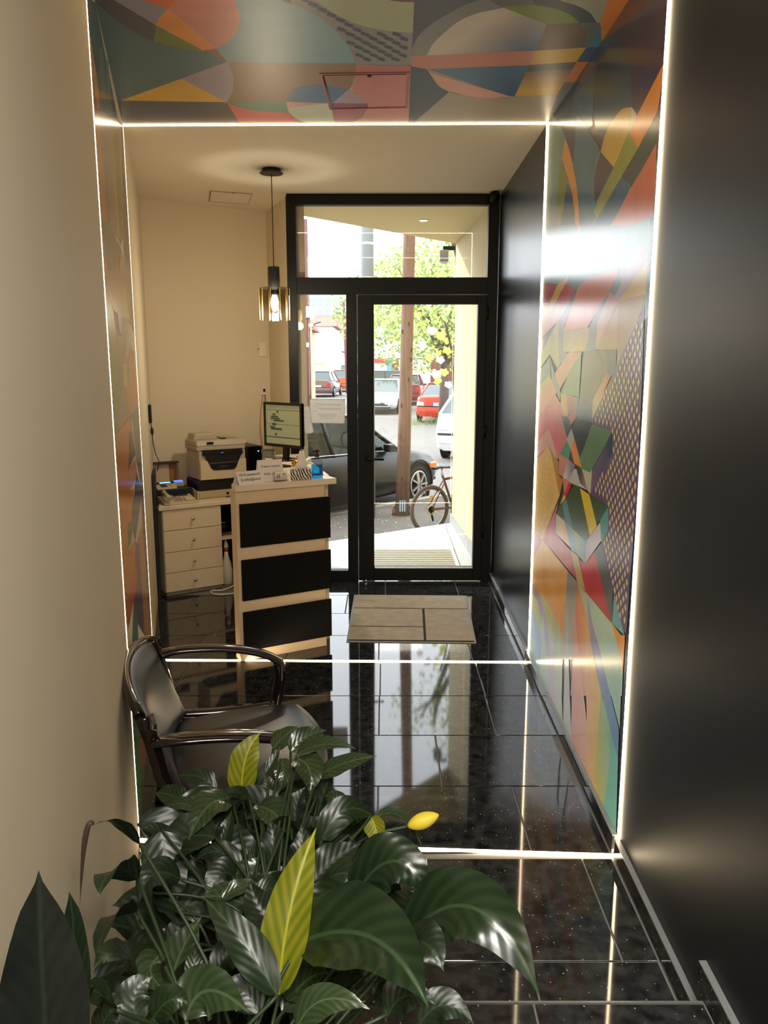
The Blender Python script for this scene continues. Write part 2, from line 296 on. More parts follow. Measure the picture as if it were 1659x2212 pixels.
# ---- murals: painted shapes as metres on their wall
MURAL_RIGHT=[[[4.2,2.677,2.44,2.247,2.44,1.784,2.508,1.773,4.2,1.856],(118,148,152)],[[2.978,2.81,2.849,2.81,2.44,2.666,2.44,2.222,2.84,2.316,3.246,2.577,3.318,2.81,3.229,2.81,3.162,2.807],(70,55,66)],[[3.317,2.808,3.16,2.797,3.059,2.768,3.029,2.756,2.998,2.742,2.966,2.727,2.937,2.711,2.911,2.693,2.885,2.674,2.862,2.655,2.84,2.636,2.821,2.618,2.804,2.6,2.789,2.581,2.777,2.561,2.747,2.456,2.954,2.459,3.205,2.502,3.26,2.581],(38,62,74),(58,85,98),[3.025,2.711],[2.98,2.478]],[[3.291,2.81,3.266,2.544,3.409,2.543,3.686,2.645,3.643,2.775,3.409,2.81],(34,52,80),(60,112,145),[3.402,2.811],[3.417,2.586]],[[4.062,2.81,3.415,2.81,3.628,2.784,3.686,2.645,4.062,2.81],(30,40,58)],[[4.067,2.81,4.065,2.81,3.514,2.612,3.533,2.548,3.57,2.487,3.602,2.476,3.752,2.618,3.925,2.732],(62,66,84)],[[3.556,2.665,3.352,2.555,3.124,2.419,3.178,2.395,3.187,2.383,3.194,2.369,3.198,2.353,3.199,2.336,3.196,2.317,3.19,2.295,3.182,2.273,3.172,2.254,3.118,2.193,3.335,2.162,3.462,2.182,3.541,2.338,3.586,2.448,3.568,2.557],(80,122,142)],[[2.767,2.46,2.752,2.455,2.738,2.448,2.725,2.441,2.714,2.434,2.705,2.428,2.696,2.421,2.69,2.414,2.687,2.407,2.683,2.401,2.681,2.395,2.685,2.389,2.704,2.38,2.93,2.315,3.123,2.413,3.091,2.442,3.082,2.449,3.072,2.455,3.06,2.461,3.047,2.467,3.032,2.47,3.016,2.473,2.998,2.475,2.98,2.478,2.961,2.48,2.942,2.482,2.923,2.484,2.904,2.485,2.886,2.484,2.869,2.483,2.851,2.481,2.834,2.478,2.817,2.474,2.799,2.47,2.783,2.466],(216,176,72)],[[2.767,2.46,2.757,2.459,2.742,2.452,2.727,2.443,2.714,2.434,2.705,2.427,2.696,2.42,2.69,2.413,2.687,2.407,2.706,2.391,2.804,2.346,2.783,2.39,2.762,2.417],(200,196,132)],[[3.123,2.413,2.93,2.315,3.167,2.24,3.197,2.297,3.199,2.311,3.2,2.324,3.199,2.336,3.196,2.348,3.191,2.359,3.185,2.369,3.178,2.378,3.169,2.386],(76,62,74)],[[2.485,2.36,2.483,2.267,2.698,2.201,2.841,2.268,2.653,2.309],(44,80,64),(66,58,66),[2.496,2.333],[2.828,2.257]],[[2.83,2.265,2.714,2.205,2.954,2.104,3.165,2.162,3.143,2.184],(52,98,128)],[[2.47,2.278,2.462,2.074,2.951,2.091,2.96,2.111,2.717,2.2,2.611,2.231],(206,112,78),(214,130,104),[2.493,2.234],[2.909,2.109]],[[2.44,2.488,2.44,2.476,2.479,2.367,2.653,2.309,2.772,2.387,2.691,2.41],(226,146,44)],[[2.772,2.387,2.653,2.309,2.829,2.262,3.141,2.174,3.181,2.217,2.937,2.312],(146,156,58)],[[4.2,2.81,4.067,2.81,3.882,2.713,3.744,2.616,3.831,2.548,3.876,2.277,4.2,2.302],(112,146,140)],[[3.709,2.438,3.579,2.36,3.462,2.182,3.869,2.245,3.734,2.338],(64,92,120)],[[3.814,2.559,3.663,2.435,3.738,2.361,3.811,2.251,3.881,2.262,3.895,2.438,3.892,2.464,3.887,2.483,3.879,2.497,3.87,2.511],(124,136,40)],[[3.771,2.623,3.747,2.614,3.717,2.593,3.687,2.568,3.659,2.544,3.636,2.524,3.615,2.504,3.594,2.483,3.572,2.459,3.548,2.432,3.523,2.404,3.499,2.374,3.477,2.34,3.454,2.297,3.43,2.248,3.411,2.203,3.404,2.173,3.475,2.184,3.537,2.316,3.65,2.426,3.82,2.553],(224,154,52)],[[4.2,2.332,2.458,2.043,2.468,1.807,4.2,1.917],(120,150,156)],[[4.2,2.419,3.855,2.357,3.785,1.999,4.2,2.037],(120,140,150)],[[2.942,2.095,2.475,2.076,2.495,1.944,2.793,1.955],(128,166,172)],[[3.554,2.326,3.457,2.284,3.396,2.188,3.388,2.125,3.474,2.215],(226,154,52)],[[2.567,2.013,2.488,1.971,2.496,1.951,2.773,1.852,2.859,1.873,2.778,1.949],(182,164,178)],[[2.78,1.962,2.762,1.905,2.851,1.868,2.875,1.915,2.814,1.949],(122,150,164)],[[2.486,1.957,2.489,1.853,2.774,1.854],(208,178,78)],[[4.2,1.953,3.565,1.907,3.754,1.839,4.2,1.762],(196,160,165)],[[4.2,2.048,3.556,1.98,3.424,1.943,3.563,1.897,4.2,1.952],(156,52,60),(190,90,100),[3.785,1.999],[3.768,1.911]],[[3.587,2.016,3.788,2.01,4.114,1.881,3.933,1.894,3.631,1.995],(206,176,78)],[[3.565,1.907,3.755,1.845,4.173,1.684,4.192,1.609,3.922,1.687,3.71,1.614,3.623,1.701,3.618,1.801],(150,165,84),(170,165,110),[3.948,1.67],[3.61,1.889]],[[3.41,1.952,3.451,1.914,3.64,1.789,3.622,1.695,3.499,1.688,3.661,1.631,3.727,1.702,3.753,1.834,3.563,1.897],(86,124,160)],[[2.793,1.969,2.812,1.937,3.01,1.858,3.196,1.783,3.64,1.785,3.393,1.953,3.272,1.97],(208,122,98),(218,150,130),[3.042,1.93],[3.405,1.792]],[[2.894,1.892,2.959,1.855,3.05,1.793,3.048,1.692,3.242,1.693,3.185,1.727,3.181,1.783,3.027,1.853],(78,112,108),(100,142,164),[2.931,1.878],[3.144,1.712]],[[2.895,1.896,2.774,1.854,3.052,1.696,3.053,1.793],(196,146,140),(206,190,180),[2.87,1.89],[3.034,1.71]],[[2.771,1.854,2.489,1.854,2.521,1.806,2.764,1.615,2.764,1.692,3.052,1.696],(188,158,108)],[[2.777,1.83,2.771,1.854,2.489,1.854,2.521,1.806,2.684,1.683,2.76,1.615],(176,146,96)],[[3.625,1.785,3.36,1.783,3.173,1.783,3.177,1.727,3.238,1.692,3.632,1.694],(176,178,152)],[[3.625,1.785,3.338,1.782,3.414,1.723,3.622,1.694],(140,160,165),(178,178,150),[3.64,1.786],[3.623,1.701]],[[3.28,1.763,3.258,1.693,3.488,1.692],(206,180,100)],[[3.5,1.693,3.274,1.69,3.667,1.527,4.176,1.353,4.2,1.37,4.2,1.412,4.166,1.473],(214,146,126)],[[3.919,1.676,4.173,1.597,4.178,1.535,3.889,1.595],(86,128,170)],[[3.904,1.598,4.177,1.529,4.178,1.466,3.868,1.567],(164,170,72)],[[3.913,1.676,3.821,1.619,3.638,1.512,3.656,1.473,3.871,1.578],(86,128,168)],[[3.274,1.69,3.285,1.509,3.642,1.51,3.484,1.611],(88,142,118)],[[3.242,1.693,2.769,1.693,2.771,1.656,2.88,1.611,3.058,1.509,3.278,1.508,3.26,1.618],(84,82,92)],[[2.772,1.676,2.764,1.621,2.829,1.597,2.88,1.611],(78,84,134)],[[2.88,1.613,2.827,1.6,2.99,1.487,3.066,1.506],(202,106,82),(214,180,140),[2.878,1.605],[3.028,1.498]],[[2.764,1.623,2.768,1.599,3.03,1.416,3.058,1.423,3.063,1.506,2.992,1.496],(206,190,140)],[[3.278,1.508,3.058,1.509,3.057,1.422,3.333,1.42],(90,96,132)],[[3.322,1.424,3.058,1.423,3.147,1.329,3.333,1.31],(40,46,56)],[[3.642,1.51,3.372,1.508,3.322,1.421,3.426,1.375,3.618,1.412],(196,116,112)],[[3.642,1.51,3.524,1.51,3.47,1.419,3.618,1.412],(206,166,130)],[[3.642,1.506,3.605,1.502,3.465,1.418,3.623,1.411],(222,176,66)],[[3.504,1.496,3.405,1.503,3.359,1.441,3.469,1.416],(170,74,80)],[[3.382,1.505,3.285,1.508,3.322,1.424],(92,132,168)],[[4.2,1.354,3.771,1.507,3.642,1.468,3.441,1.332,3.606,1.217,4.2,1.145],(226,114,128),(214,128,122),[4.144,1.361],[3.645,1.278]],[[3.95,1.399,3.831,1.377,3.564,1.266,3.609,1.233,3.819,1.314],(236,104,142)],[[3.608,1.412,3.469,1.416,3.402,1.372,3.475,1.323],(56,76,108)],[[2.494,1.821,2.465,1.484,2.452,1.259,2.469,1.02,2.48,0.771,2.522,0.773,2.657,0.867,2.835,0.999,2.757,1.061,2.773,1.146,3.034,1.147,2.756,1.339,2.77,1.413,3.053,1.417,3.053,1.436],(104,90,126)],[[3.882,1.333,4.171,1.236,4.2,1.197,4.2,1.153,3.865,1.249,3.634,1.194,3.753,1.272],(228,182,178)],[[3.88,1.247,4.196,1.13,4.2,1.095,4.2,0.753,3.927,0.764,3.574,1.051,3.8,1.215],(242,206,120)],[[3.88,1.247,3.624,1.201,3.629,1.142,3.512,1.133,3.573,1.049,3.8,1.215],(198,148,48)],[[3.605,1.237,3.422,1.234,3.295,1.227,3.393,1.145,3.631,1.143],(222,148,130)],[[3.434,1.233,3.295,1.227,3.393,1.144,3.524,1.14],(150,138,172),(220,215,220),[3.386,1.231],[3.464,1.14]],[[3.469,1.317,3.392,1.282,3.422,1.234,3.605,1.237],(86,158,132)],[[3.396,1.375,3.334,1.335,3.392,1.282,3.479,1.316],(190,202,190)],[[3.422,1.236,3.384,1.281,3.29,1.226],(32,30,48)],[[3.343,1.415,3.053,1.416,3.222,1.262,3.338,1.333],(46,48,60)],[[3.334,1.335,3.174,1.228,3.318,1.231,3.392,1.282],(238,152,36)],[[3.053,1.416,2.77,1.413,2.999,1.255,3.046,1.229,3.178,1.226,3.222,1.263],(98,138,98)],[[2.771,1.414,2.756,1.338,3.034,1.146,3.031,1.228,2.982,1.262],(28,50,92),(126,104,136),[2.771,1.379],[2.987,1.192]],[[3.314,1.209,3.174,1.227,3.074,1.157,3.415,1.137],(204,216,206)],[[3.29,1.226,3.168,1.228,3.074,1.157,3.197,1.165],(50,48,60),(150,140,145),[3.249,1.217],[3.114,1.158]],[[3.178,1.227,3.046,1.229,3.02,1.248,3.023,1.148,3.074,1.157],(206,206,180)],[[3.527,1.142,3.388,1.145,3.48,1.071],(224,136,142)],[[3.388,1.144,3.34,1.138,3.444,1.061,3.485,1.071],(216,46,50)],[[3.49,1.071,3.444,1.061,3.553,1.013],(238,200,56)],[[4.2,0.756,3.927,0.764,4.2,0.583],(222,150,184)],[[3.594,1.02,3.635,0.955,3.631,0.863,3.302,0.857,3.165,0.764,3.927,0.766],(214,118,148),(196,96,112),[3.733,0.877],[3.229,0.773]],[[3.301,1.145,3.034,1.146,2.77,1.145,3.06,0.952,3.628,0.956],(62,90,52)],[[3.512,1.028,3.436,1.058,3.282,0.955,3.427,0.951],(86,146,160)],[[3.197,1.145,3.043,1.145,2.91,1.047,3.003,0.989],(238,208,48)],[[3.628,0.956,3.448,0.957,3.311,0.868,3.631,0.863],(236,190,148),(222,216,200),[3.379,0.95],[3.622,0.888]],[[3.448,0.955,3.282,0.955,3.177,0.868,3.302,0.86],(120,166,200)],[[3.282,0.955,3.06,0.952,3.056,0.861,3.177,0.868],(170,180,104),(92,150,196),[3.237,0.928],[3.053,0.895]],[[3.06,0.952,2.905,1.048,2.766,1.125,2.757,1.061,3.056,0.862],(192,176,204),(214,206,206),[3.048,0.921],[2.867,1.033]],[[2.77,1.145,2.757,1.061,2.835,0.999,2.868,1.079],(84,164,172)],[[3.302,0.859,3.166,0.866,3.029,0.755,3.166,0.754],(202,176,98)],[[3.148,0.861,3.056,0.861,2.926,0.943,2.646,0.755,3.03,0.756],(212,46,50),(184,56,66),[3.02,0.879],[2.681,0.753]],[[2.926,0.943,2.835,0.999,2.654,0.868,2.646,0.755],(94,98,106)],[[2.641,0.863,2.499,0.764,2.646,0.754],(112,186,196)],[[2.646,0.755,2.49,0.75,2.494,0.63],(240,164,52)],[[3.927,0.766,4.2,0.583,4.2,0.458,3.597,0.471,3.376,0.436,3.348,0.757],(244,204,140),(236,160,40),[3.888,0.732],[3.802,0.454]],[[3.348,0.757,3.166,0.758,3.169,0.58,3.181,0.414,3.382,0.336,3.379,0.452],(150,150,150),(200,200,196),[3.316,0.749],[3.267,0.381]],[[4.162,0.0,4.2,0.228,4.2,0.46,3.971,0.48,3.912,0.484,3.855,0.488,3.801,0.49,3.747,0.49,3.693,0.487,3.639,0.48,3.588,0.473,3.54,0.466,3.376,0.436,3.351,0.176,3.75,0.0],(190,196,90),(200,226,214),[3.809,0.49],[3.728,0.074]],[[4.185,0.0,4.2,0.179,4.2,0.325,4.043,0.318,4.004,0.309,3.964,0.299,3.928,0.285,3.895,0.269,3.868,0.25,3.844,0.228,3.823,0.203,3.804,0.172,3.745,0.002,3.75,0.0],(140,188,226)],[[4.2,0.471,4.039,0.473,3.994,0.47,3.95,0.466,3.907,0.459,3.865,0.447,3.823,0.432,3.781,0.413,3.742,0.391,3.708,0.366,3.678,0.34,3.653,0.31,3.63,0.279,3.61,0.248,3.556,0.116,3.651,0.075,3.722,0.204,3.747,0.236,3.775,0.268,3.807,0.299,3.841,0.327,3.878,0.353,3.92,0.378,3.964,0.4,4.01,0.416,4.2,0.421],(166,146,190),(200,200,215),[3.963,0.443],[3.642,0.11]],[[3.166,0.758,2.957,0.651,2.792,0.464,2.768,0.432,3.194,0.245,3.181,0.414],(224,112,86),(240,196,120),[3.189,0.573],[2.878,0.63]],[[3.03,0.756,2.646,0.754,2.493,0.639,2.487,0.556,2.66,0.48,2.925,0.682],(184,216,196),(196,222,206),[2.812,0.747],[2.61,0.547]],[[3.155,0.754,2.996,0.752,2.916,0.684,2.951,0.643],(190,206,176)],[[2.995,0.748,2.919,0.683,2.66,0.52,2.616,0.499,2.728,0.45,2.79,0.5,2.95,0.639],(168,162,208),(110,160,205),[2.904,0.669],[2.694,0.488]],[[4.2,0.0,4.2,0.033,4.07,0.244,3.736,0.031,3.866,0.0],(150,194,220)],[[3.865,0.0,3.855,0.402,3.54,0.0],(184,222,206),(150,205,190),[3.819,0.22],[3.552,-0.022]],[[3.646,0.504,3.446,0.054,3.602,0.018],(206,196,214)],[[3.486,0.496,3.287,0.011,3.476,0.005],(196,220,180),(190,214,204),[3.465,0.353],[3.36,0.009]],[[3.334,0.61,3.115,0.0,3.265,0.0,3.304,0.003],(196,202,200)],[[3.192,0.632,2.744,0.042,3.15,0.016],(228,160,142),(232,186,150),[3.11,0.147],[2.859,0.225]],[[2.844,0.0,3.016,0.673,2.965,0.626,2.723,0.45,2.686,0.005,2.724,0.0],(236,180,116),(228,196,96),[2.97,0.363],[2.735,0.383]],[[2.735,0.458,2.599,0.407,2.486,0.322,2.463,0.044,2.645,0.044,2.757,0.106],(196,196,90),(112,186,176),[2.756,0.234],[2.531,0.337]],[[2.601,0.419,2.492,0.357,2.457,0.034,2.498,0.001,2.623,0.058,2.573,0.275],(110,186,176)],[[2.926,0.597,2.828,0.632,2.496,0.431,2.486,0.322,2.726,0.462],(156,158,204),(104,150,196),[2.849,0.583],[2.586,0.452]],[[2.828,0.632,2.748,0.701,2.578,0.723,2.508,0.662,2.487,0.436],(182,216,200),(160,205,196),[2.735,0.633],[2.51,0.5]],[[2.6,0.727,2.491,0.766,2.5,0.659],(240,160,52)]]
MURAL_CEILING=[[[-0.912,2.735,-0.94,2.85,-0.931,2.943,-0.908,3.043,-0.848,3.188,-0.665,3.257,-0.617,3.388,-0.839,3.577,-1.192,3.87,-1.238,3.841],(45,96,112)],[[-0.924,2.735,-0.879,2.85,-0.799,3.043,-0.849,3.198,-0.879,3.141,-0.887,3.121,-0.895,3.099,-0.903,3.076,-0.91,3.052,-0.917,3.027,-0.924,3.002,-0.929,2.976,-0.934,2.951,-0.942,2.857],(48,52,74)],[[-0.881,2.777,-0.785,2.85,-0.719,2.911,-0.799,3.043,-0.879,2.85],(142,136,158)],[[-0.804,2.763,-0.635,2.763,-0.66,2.85,-0.72,2.914,-0.785,2.85],(218,96,44)],[[-0.642,2.763,-0.479,2.763,-0.485,2.85,-0.486,2.873,-0.485,2.896,-0.485,2.919,-0.487,2.943,-0.489,2.967,-0.493,2.992,-0.498,3.017,-0.504,3.043,-0.513,3.07,-0.523,3.099,-0.534,3.127,-0.545,3.151,-0.555,3.17,-0.565,3.185,-0.576,3.199,-0.587,3.212,-0.634,3.255,-0.72,2.914,-0.691,2.877],(208,128,114)],[[-0.72,2.914,-0.632,3.255,-0.685,3.275,-0.799,3.043,-0.766,2.976],(228,142,50)],[[-0.799,3.043,-0.685,3.275,-0.687,3.292,-0.704,3.289,-0.727,3.277,-0.746,3.267,-0.76,3.26,-0.773,3.251,-0.786,3.241,-0.798,3.231,-0.843,3.185],(96,116,30)],[[-0.681,3.273,-0.63,3.253,-0.616,3.393],(136,60,60)],[[-0.469,2.763,-0.362,2.763,-0.334,2.85,-0.318,2.868,-0.299,2.884,-0.279,2.9,-0.26,2.919,-0.243,2.942,-0.228,2.968,-0.213,2.996,-0.198,3.026,-0.184,3.059,-0.171,3.095,-0.159,3.133,-0.148,3.169,-0.139,3.205,-0.131,3.241,-0.125,3.276,-0.119,3.308,-0.113,3.406,-0.616,3.393,-0.632,3.255,-0.576,3.198,-0.523,3.096,-0.491,2.976,-0.485,2.85],(106,152,168),(124,166,178),[-0.598,3.393],[-0.254,3.009]],[[-0.375,2.763,-0.199,2.763,-0.22,2.85,-0.139,2.992,-0.117,3.018,-0.094,3.04,-0.069,3.059,-0.041,3.074,0.103,3.11,0.11,3.428,-0.113,3.419,-0.123,3.287,-0.13,3.249,-0.139,3.209,-0.15,3.17,-0.161,3.132,-0.172,3.097,-0.184,3.062,-0.197,3.03,-0.211,3.0,-0.225,2.974,-0.241,2.95,-0.257,2.928,-0.273,2.908,-0.334,2.85],(136,134,132)],[[-0.245,2.763,0.107,2.763,0.104,3.11,0.025,3.096,0.005,3.09,-0.015,3.083,-0.035,3.075,-0.055,3.064,-0.075,3.05,-0.095,3.033,-0.114,3.015,-0.132,2.995,-0.149,2.975,-0.164,2.953,-0.178,2.931,-0.19,2.911,-0.226,2.85],(166,178,138)],[[-0.01,2.763,0.107,2.763,0.099,2.865,0.057,2.862,0.016,2.85],(120,48,60)],[[-0.616,3.393,-0.113,3.404,-0.12,3.553,-0.124,3.59,-0.13,3.627,-0.137,3.665,-0.148,3.704,-0.226,3.884,-0.712,3.884,-0.66,3.731,-0.649,3.687,-0.639,3.642,-0.631,3.597,-0.625,3.553],(132,98,42)],[[-0.616,3.388,-0.618,3.494,-0.621,3.525,-0.625,3.558,-0.63,3.592,-0.636,3.627,-0.643,3.663,-0.651,3.7,-0.661,3.737,-0.671,3.771,-0.716,3.881,-0.843,3.577],(152,142,164)],[[-0.843,3.577,-0.716,3.881,-1.188,3.858],(212,164,40)],[[-1.207,3.858,-0.716,3.881,-0.843,4.068,-0.873,4.094,-0.902,4.111,-0.93,4.123,-0.957,4.133,-0.984,4.142,-1.01,4.147,-1.036,4.15,-1.062,4.15,-1.09,4.146,-1.119,4.139,-1.147,4.131,-1.175,4.123,-1.274,4.09],(44,56,78)],[[-1.315,4.225,-1.282,4.084,-1.175,4.123,-1.147,4.132,-1.118,4.14,-1.09,4.146,-1.062,4.15,-1.036,4.15,-1.01,4.147,-0.984,4.142,-0.957,4.133,-0.93,4.123,-0.902,4.111,-0.873,4.094,-0.843,4.068,-0.714,3.887,-0.711,4.225],(62,48,54)],[[-0.711,3.881,-0.441,3.881,-0.453,4.036,-0.588,4.014,-0.613,4.003,-0.633,3.99,-0.65,3.975,-0.666,3.958],(62,124,104)],[[-0.713,4.225,-0.713,3.89,-0.666,3.958,-0.65,3.974,-0.633,3.989,-0.613,4.003,-0.588,4.014,-0.453,4.036,-0.419,4.225],(204,74,70)],[[-0.113,3.419,0.112,3.432,0.121,4.225,-0.212,4.225,-0.085,4.084,-0.074,3.899,-0.139,3.704,-0.119,3.577],(196,114,104),(206,138,126),[-0.047,3.506],[-0.006,4.218]],[[-0.113,3.419,0.112,3.432,0.113,3.525,-0.118,3.517],(182,100,96)],[[-0.443,3.881,-0.411,3.744,-0.4,3.721,-0.388,3.701,-0.374,3.686,-0.359,3.673,-0.34,3.663,-0.319,3.657,-0.298,3.654,-0.278,3.652,-0.259,3.654,-0.241,3.658,-0.224,3.665,-0.209,3.673,-0.156,3.72,-0.229,3.887],(46,102,154)],[[-0.156,3.715,-0.106,3.785,-0.074,3.905,-0.233,3.893],(172,146,166)],[[-0.245,3.893,-0.074,3.899,-0.075,3.965,-0.246,3.971],(134,44,66)],[[-0.243,4.225,-0.245,3.965,-0.075,3.958,-0.095,4.084,-0.107,4.115,-0.123,4.145,-0.141,4.175,-0.159,4.2,-0.189,4.225],(168,86,90)],[[-0.443,3.876,-0.246,3.899,-0.243,4.225,-0.355,4.225,-0.368,4.211,-0.39,4.181,-0.41,4.149,-0.425,4.116,-0.436,4.085,-0.443,4.052,-0.447,4.02,-0.45,3.989],(194,204,184)],[[-0.442,3.878,-0.245,3.893,-0.328,3.922,-0.447,3.965],(208,150,140)],[[0.098,2.774,0.384,2.774,0.407,2.93,0.327,3.307,0.144,3.496,0.108,3.437],(60,64,76)],[[0.52,2.75,0.75,2.75,0.75,2.85,0.756,3.045,0.647,2.93],(156,160,146)],[[0.108,3.437,0.105,3.289,0.107,3.252,0.111,3.214,0.116,3.179,0.122,3.146,0.131,3.116,0.141,3.089,0.152,3.063,0.165,3.037,0.178,3.013,0.193,2.989,0.208,2.966,0.223,2.944,0.237,2.923,0.251,2.904,0.266,2.885,0.281,2.869,0.345,2.824,0.407,2.85,0.401,2.93,0.327,3.307],(132,132,128),(110,114,116),[0.122,3.307],[0.34,2.876]],[[0.296,2.799,0.531,2.774,0.534,2.876,0.405,2.916],(84,88,88)],[[0.463,2.774,0.57,2.85,0.59,2.862,0.607,2.871,0.622,2.879,0.638,2.889,0.654,2.902,0.67,2.916,0.685,2.932,0.701,2.951,0.76,3.06,0.606,3.015,0.493,2.876],(38,48,66)],[[0.163,3.325,0.179,3.22,0.186,3.192,0.196,3.163,0.206,3.134,0.217,3.106,0.228,3.079,0.239,3.051,0.251,3.026,0.264,3.004,0.278,2.985,0.293,2.968,0.308,2.954,0.325,2.941,0.398,2.905,0.568,3.037,0.576,3.28],(196,188,180),(52,84,130),[0.328,3.075],[0.597,3.186]],[[0.398,2.905,0.395,2.893,0.409,2.89,0.43,2.89,0.449,2.889,0.463,2.888,0.477,2.887,0.492,2.887,0.508,2.889,0.523,2.893,0.54,2.899,0.556,2.906,0.572,2.914,0.587,2.923,0.601,2.933,0.616,2.945,0.63,2.958,0.684,3.027,0.568,3.039],(106,124,34)],[[0.568,3.037,0.683,3.024,0.712,3.083,0.719,3.101,0.725,3.121,0.731,3.141,0.737,3.162,0.752,3.247,0.576,3.278],(88,66,46)],[[0.683,3.024,0.752,3.024,0.77,3.075,0.76,3.24,0.752,3.247,0.737,3.162,0.712,3.083],(88,98,98)],[[0.761,3.045,0.808,3.22,0.801,3.244,0.759,3.244],(62,118,148)],[[0.758,3.24,0.802,3.24,0.803,3.391,0.756,3.391],(36,62,114)],[[0.105,3.328,0.577,3.275,0.578,3.425,0.172,3.468,0.108,3.437],(194,124,110)],[[0.577,3.275,0.753,3.245,0.757,3.391,0.577,3.423],(204,164,40)],[[0.577,3.421,0.757,3.389,0.758,3.46,0.577,3.5],(46,40,50)],[[0.122,4.225,0.107,3.433,0.176,3.48,0.209,3.6,0.217,3.625,0.224,3.648,0.232,3.669,0.241,3.688,0.284,3.748,0.131,4.225],(36,54,66)],[[0.172,3.468,0.578,3.429,0.582,3.8,0.553,3.795],(58,108,146),(40,84,130),[0.273,3.476],[0.563,3.711]],[[0.179,3.496,0.557,3.797,0.494,3.829,0.476,3.83,0.456,3.829,0.435,3.824,0.413,3.817,0.391,3.807,0.367,3.794,0.343,3.778,0.32,3.757,0.297,3.73,0.274,3.699,0.253,3.666,0.233,3.632],(210,156,146)],[[0.578,3.496,0.757,3.46,0.763,3.776,0.58,3.8],(120,86,62),(206,166,52),[0.623,3.496],[0.656,3.711]],[[0.757,3.391,0.803,3.387,0.812,3.613,0.76,3.622],(206,126,40)],[[0.76,3.622,0.812,3.613,0.816,4.063,0.796,4.177,0.763,3.776],(100,102,104)],[[0.136,4.225,0.284,3.743,0.413,3.817,0.437,3.825,0.457,3.829,0.475,3.83,0.494,3.829,0.582,3.8,0.764,3.773,0.79,4.063,0.814,4.225],(158,148,132)],[[0.718,2.774,0.795,2.75,0.803,2.85,0.807,3.206,0.77,3.075,0.752,3.03],(214,132,44)]]
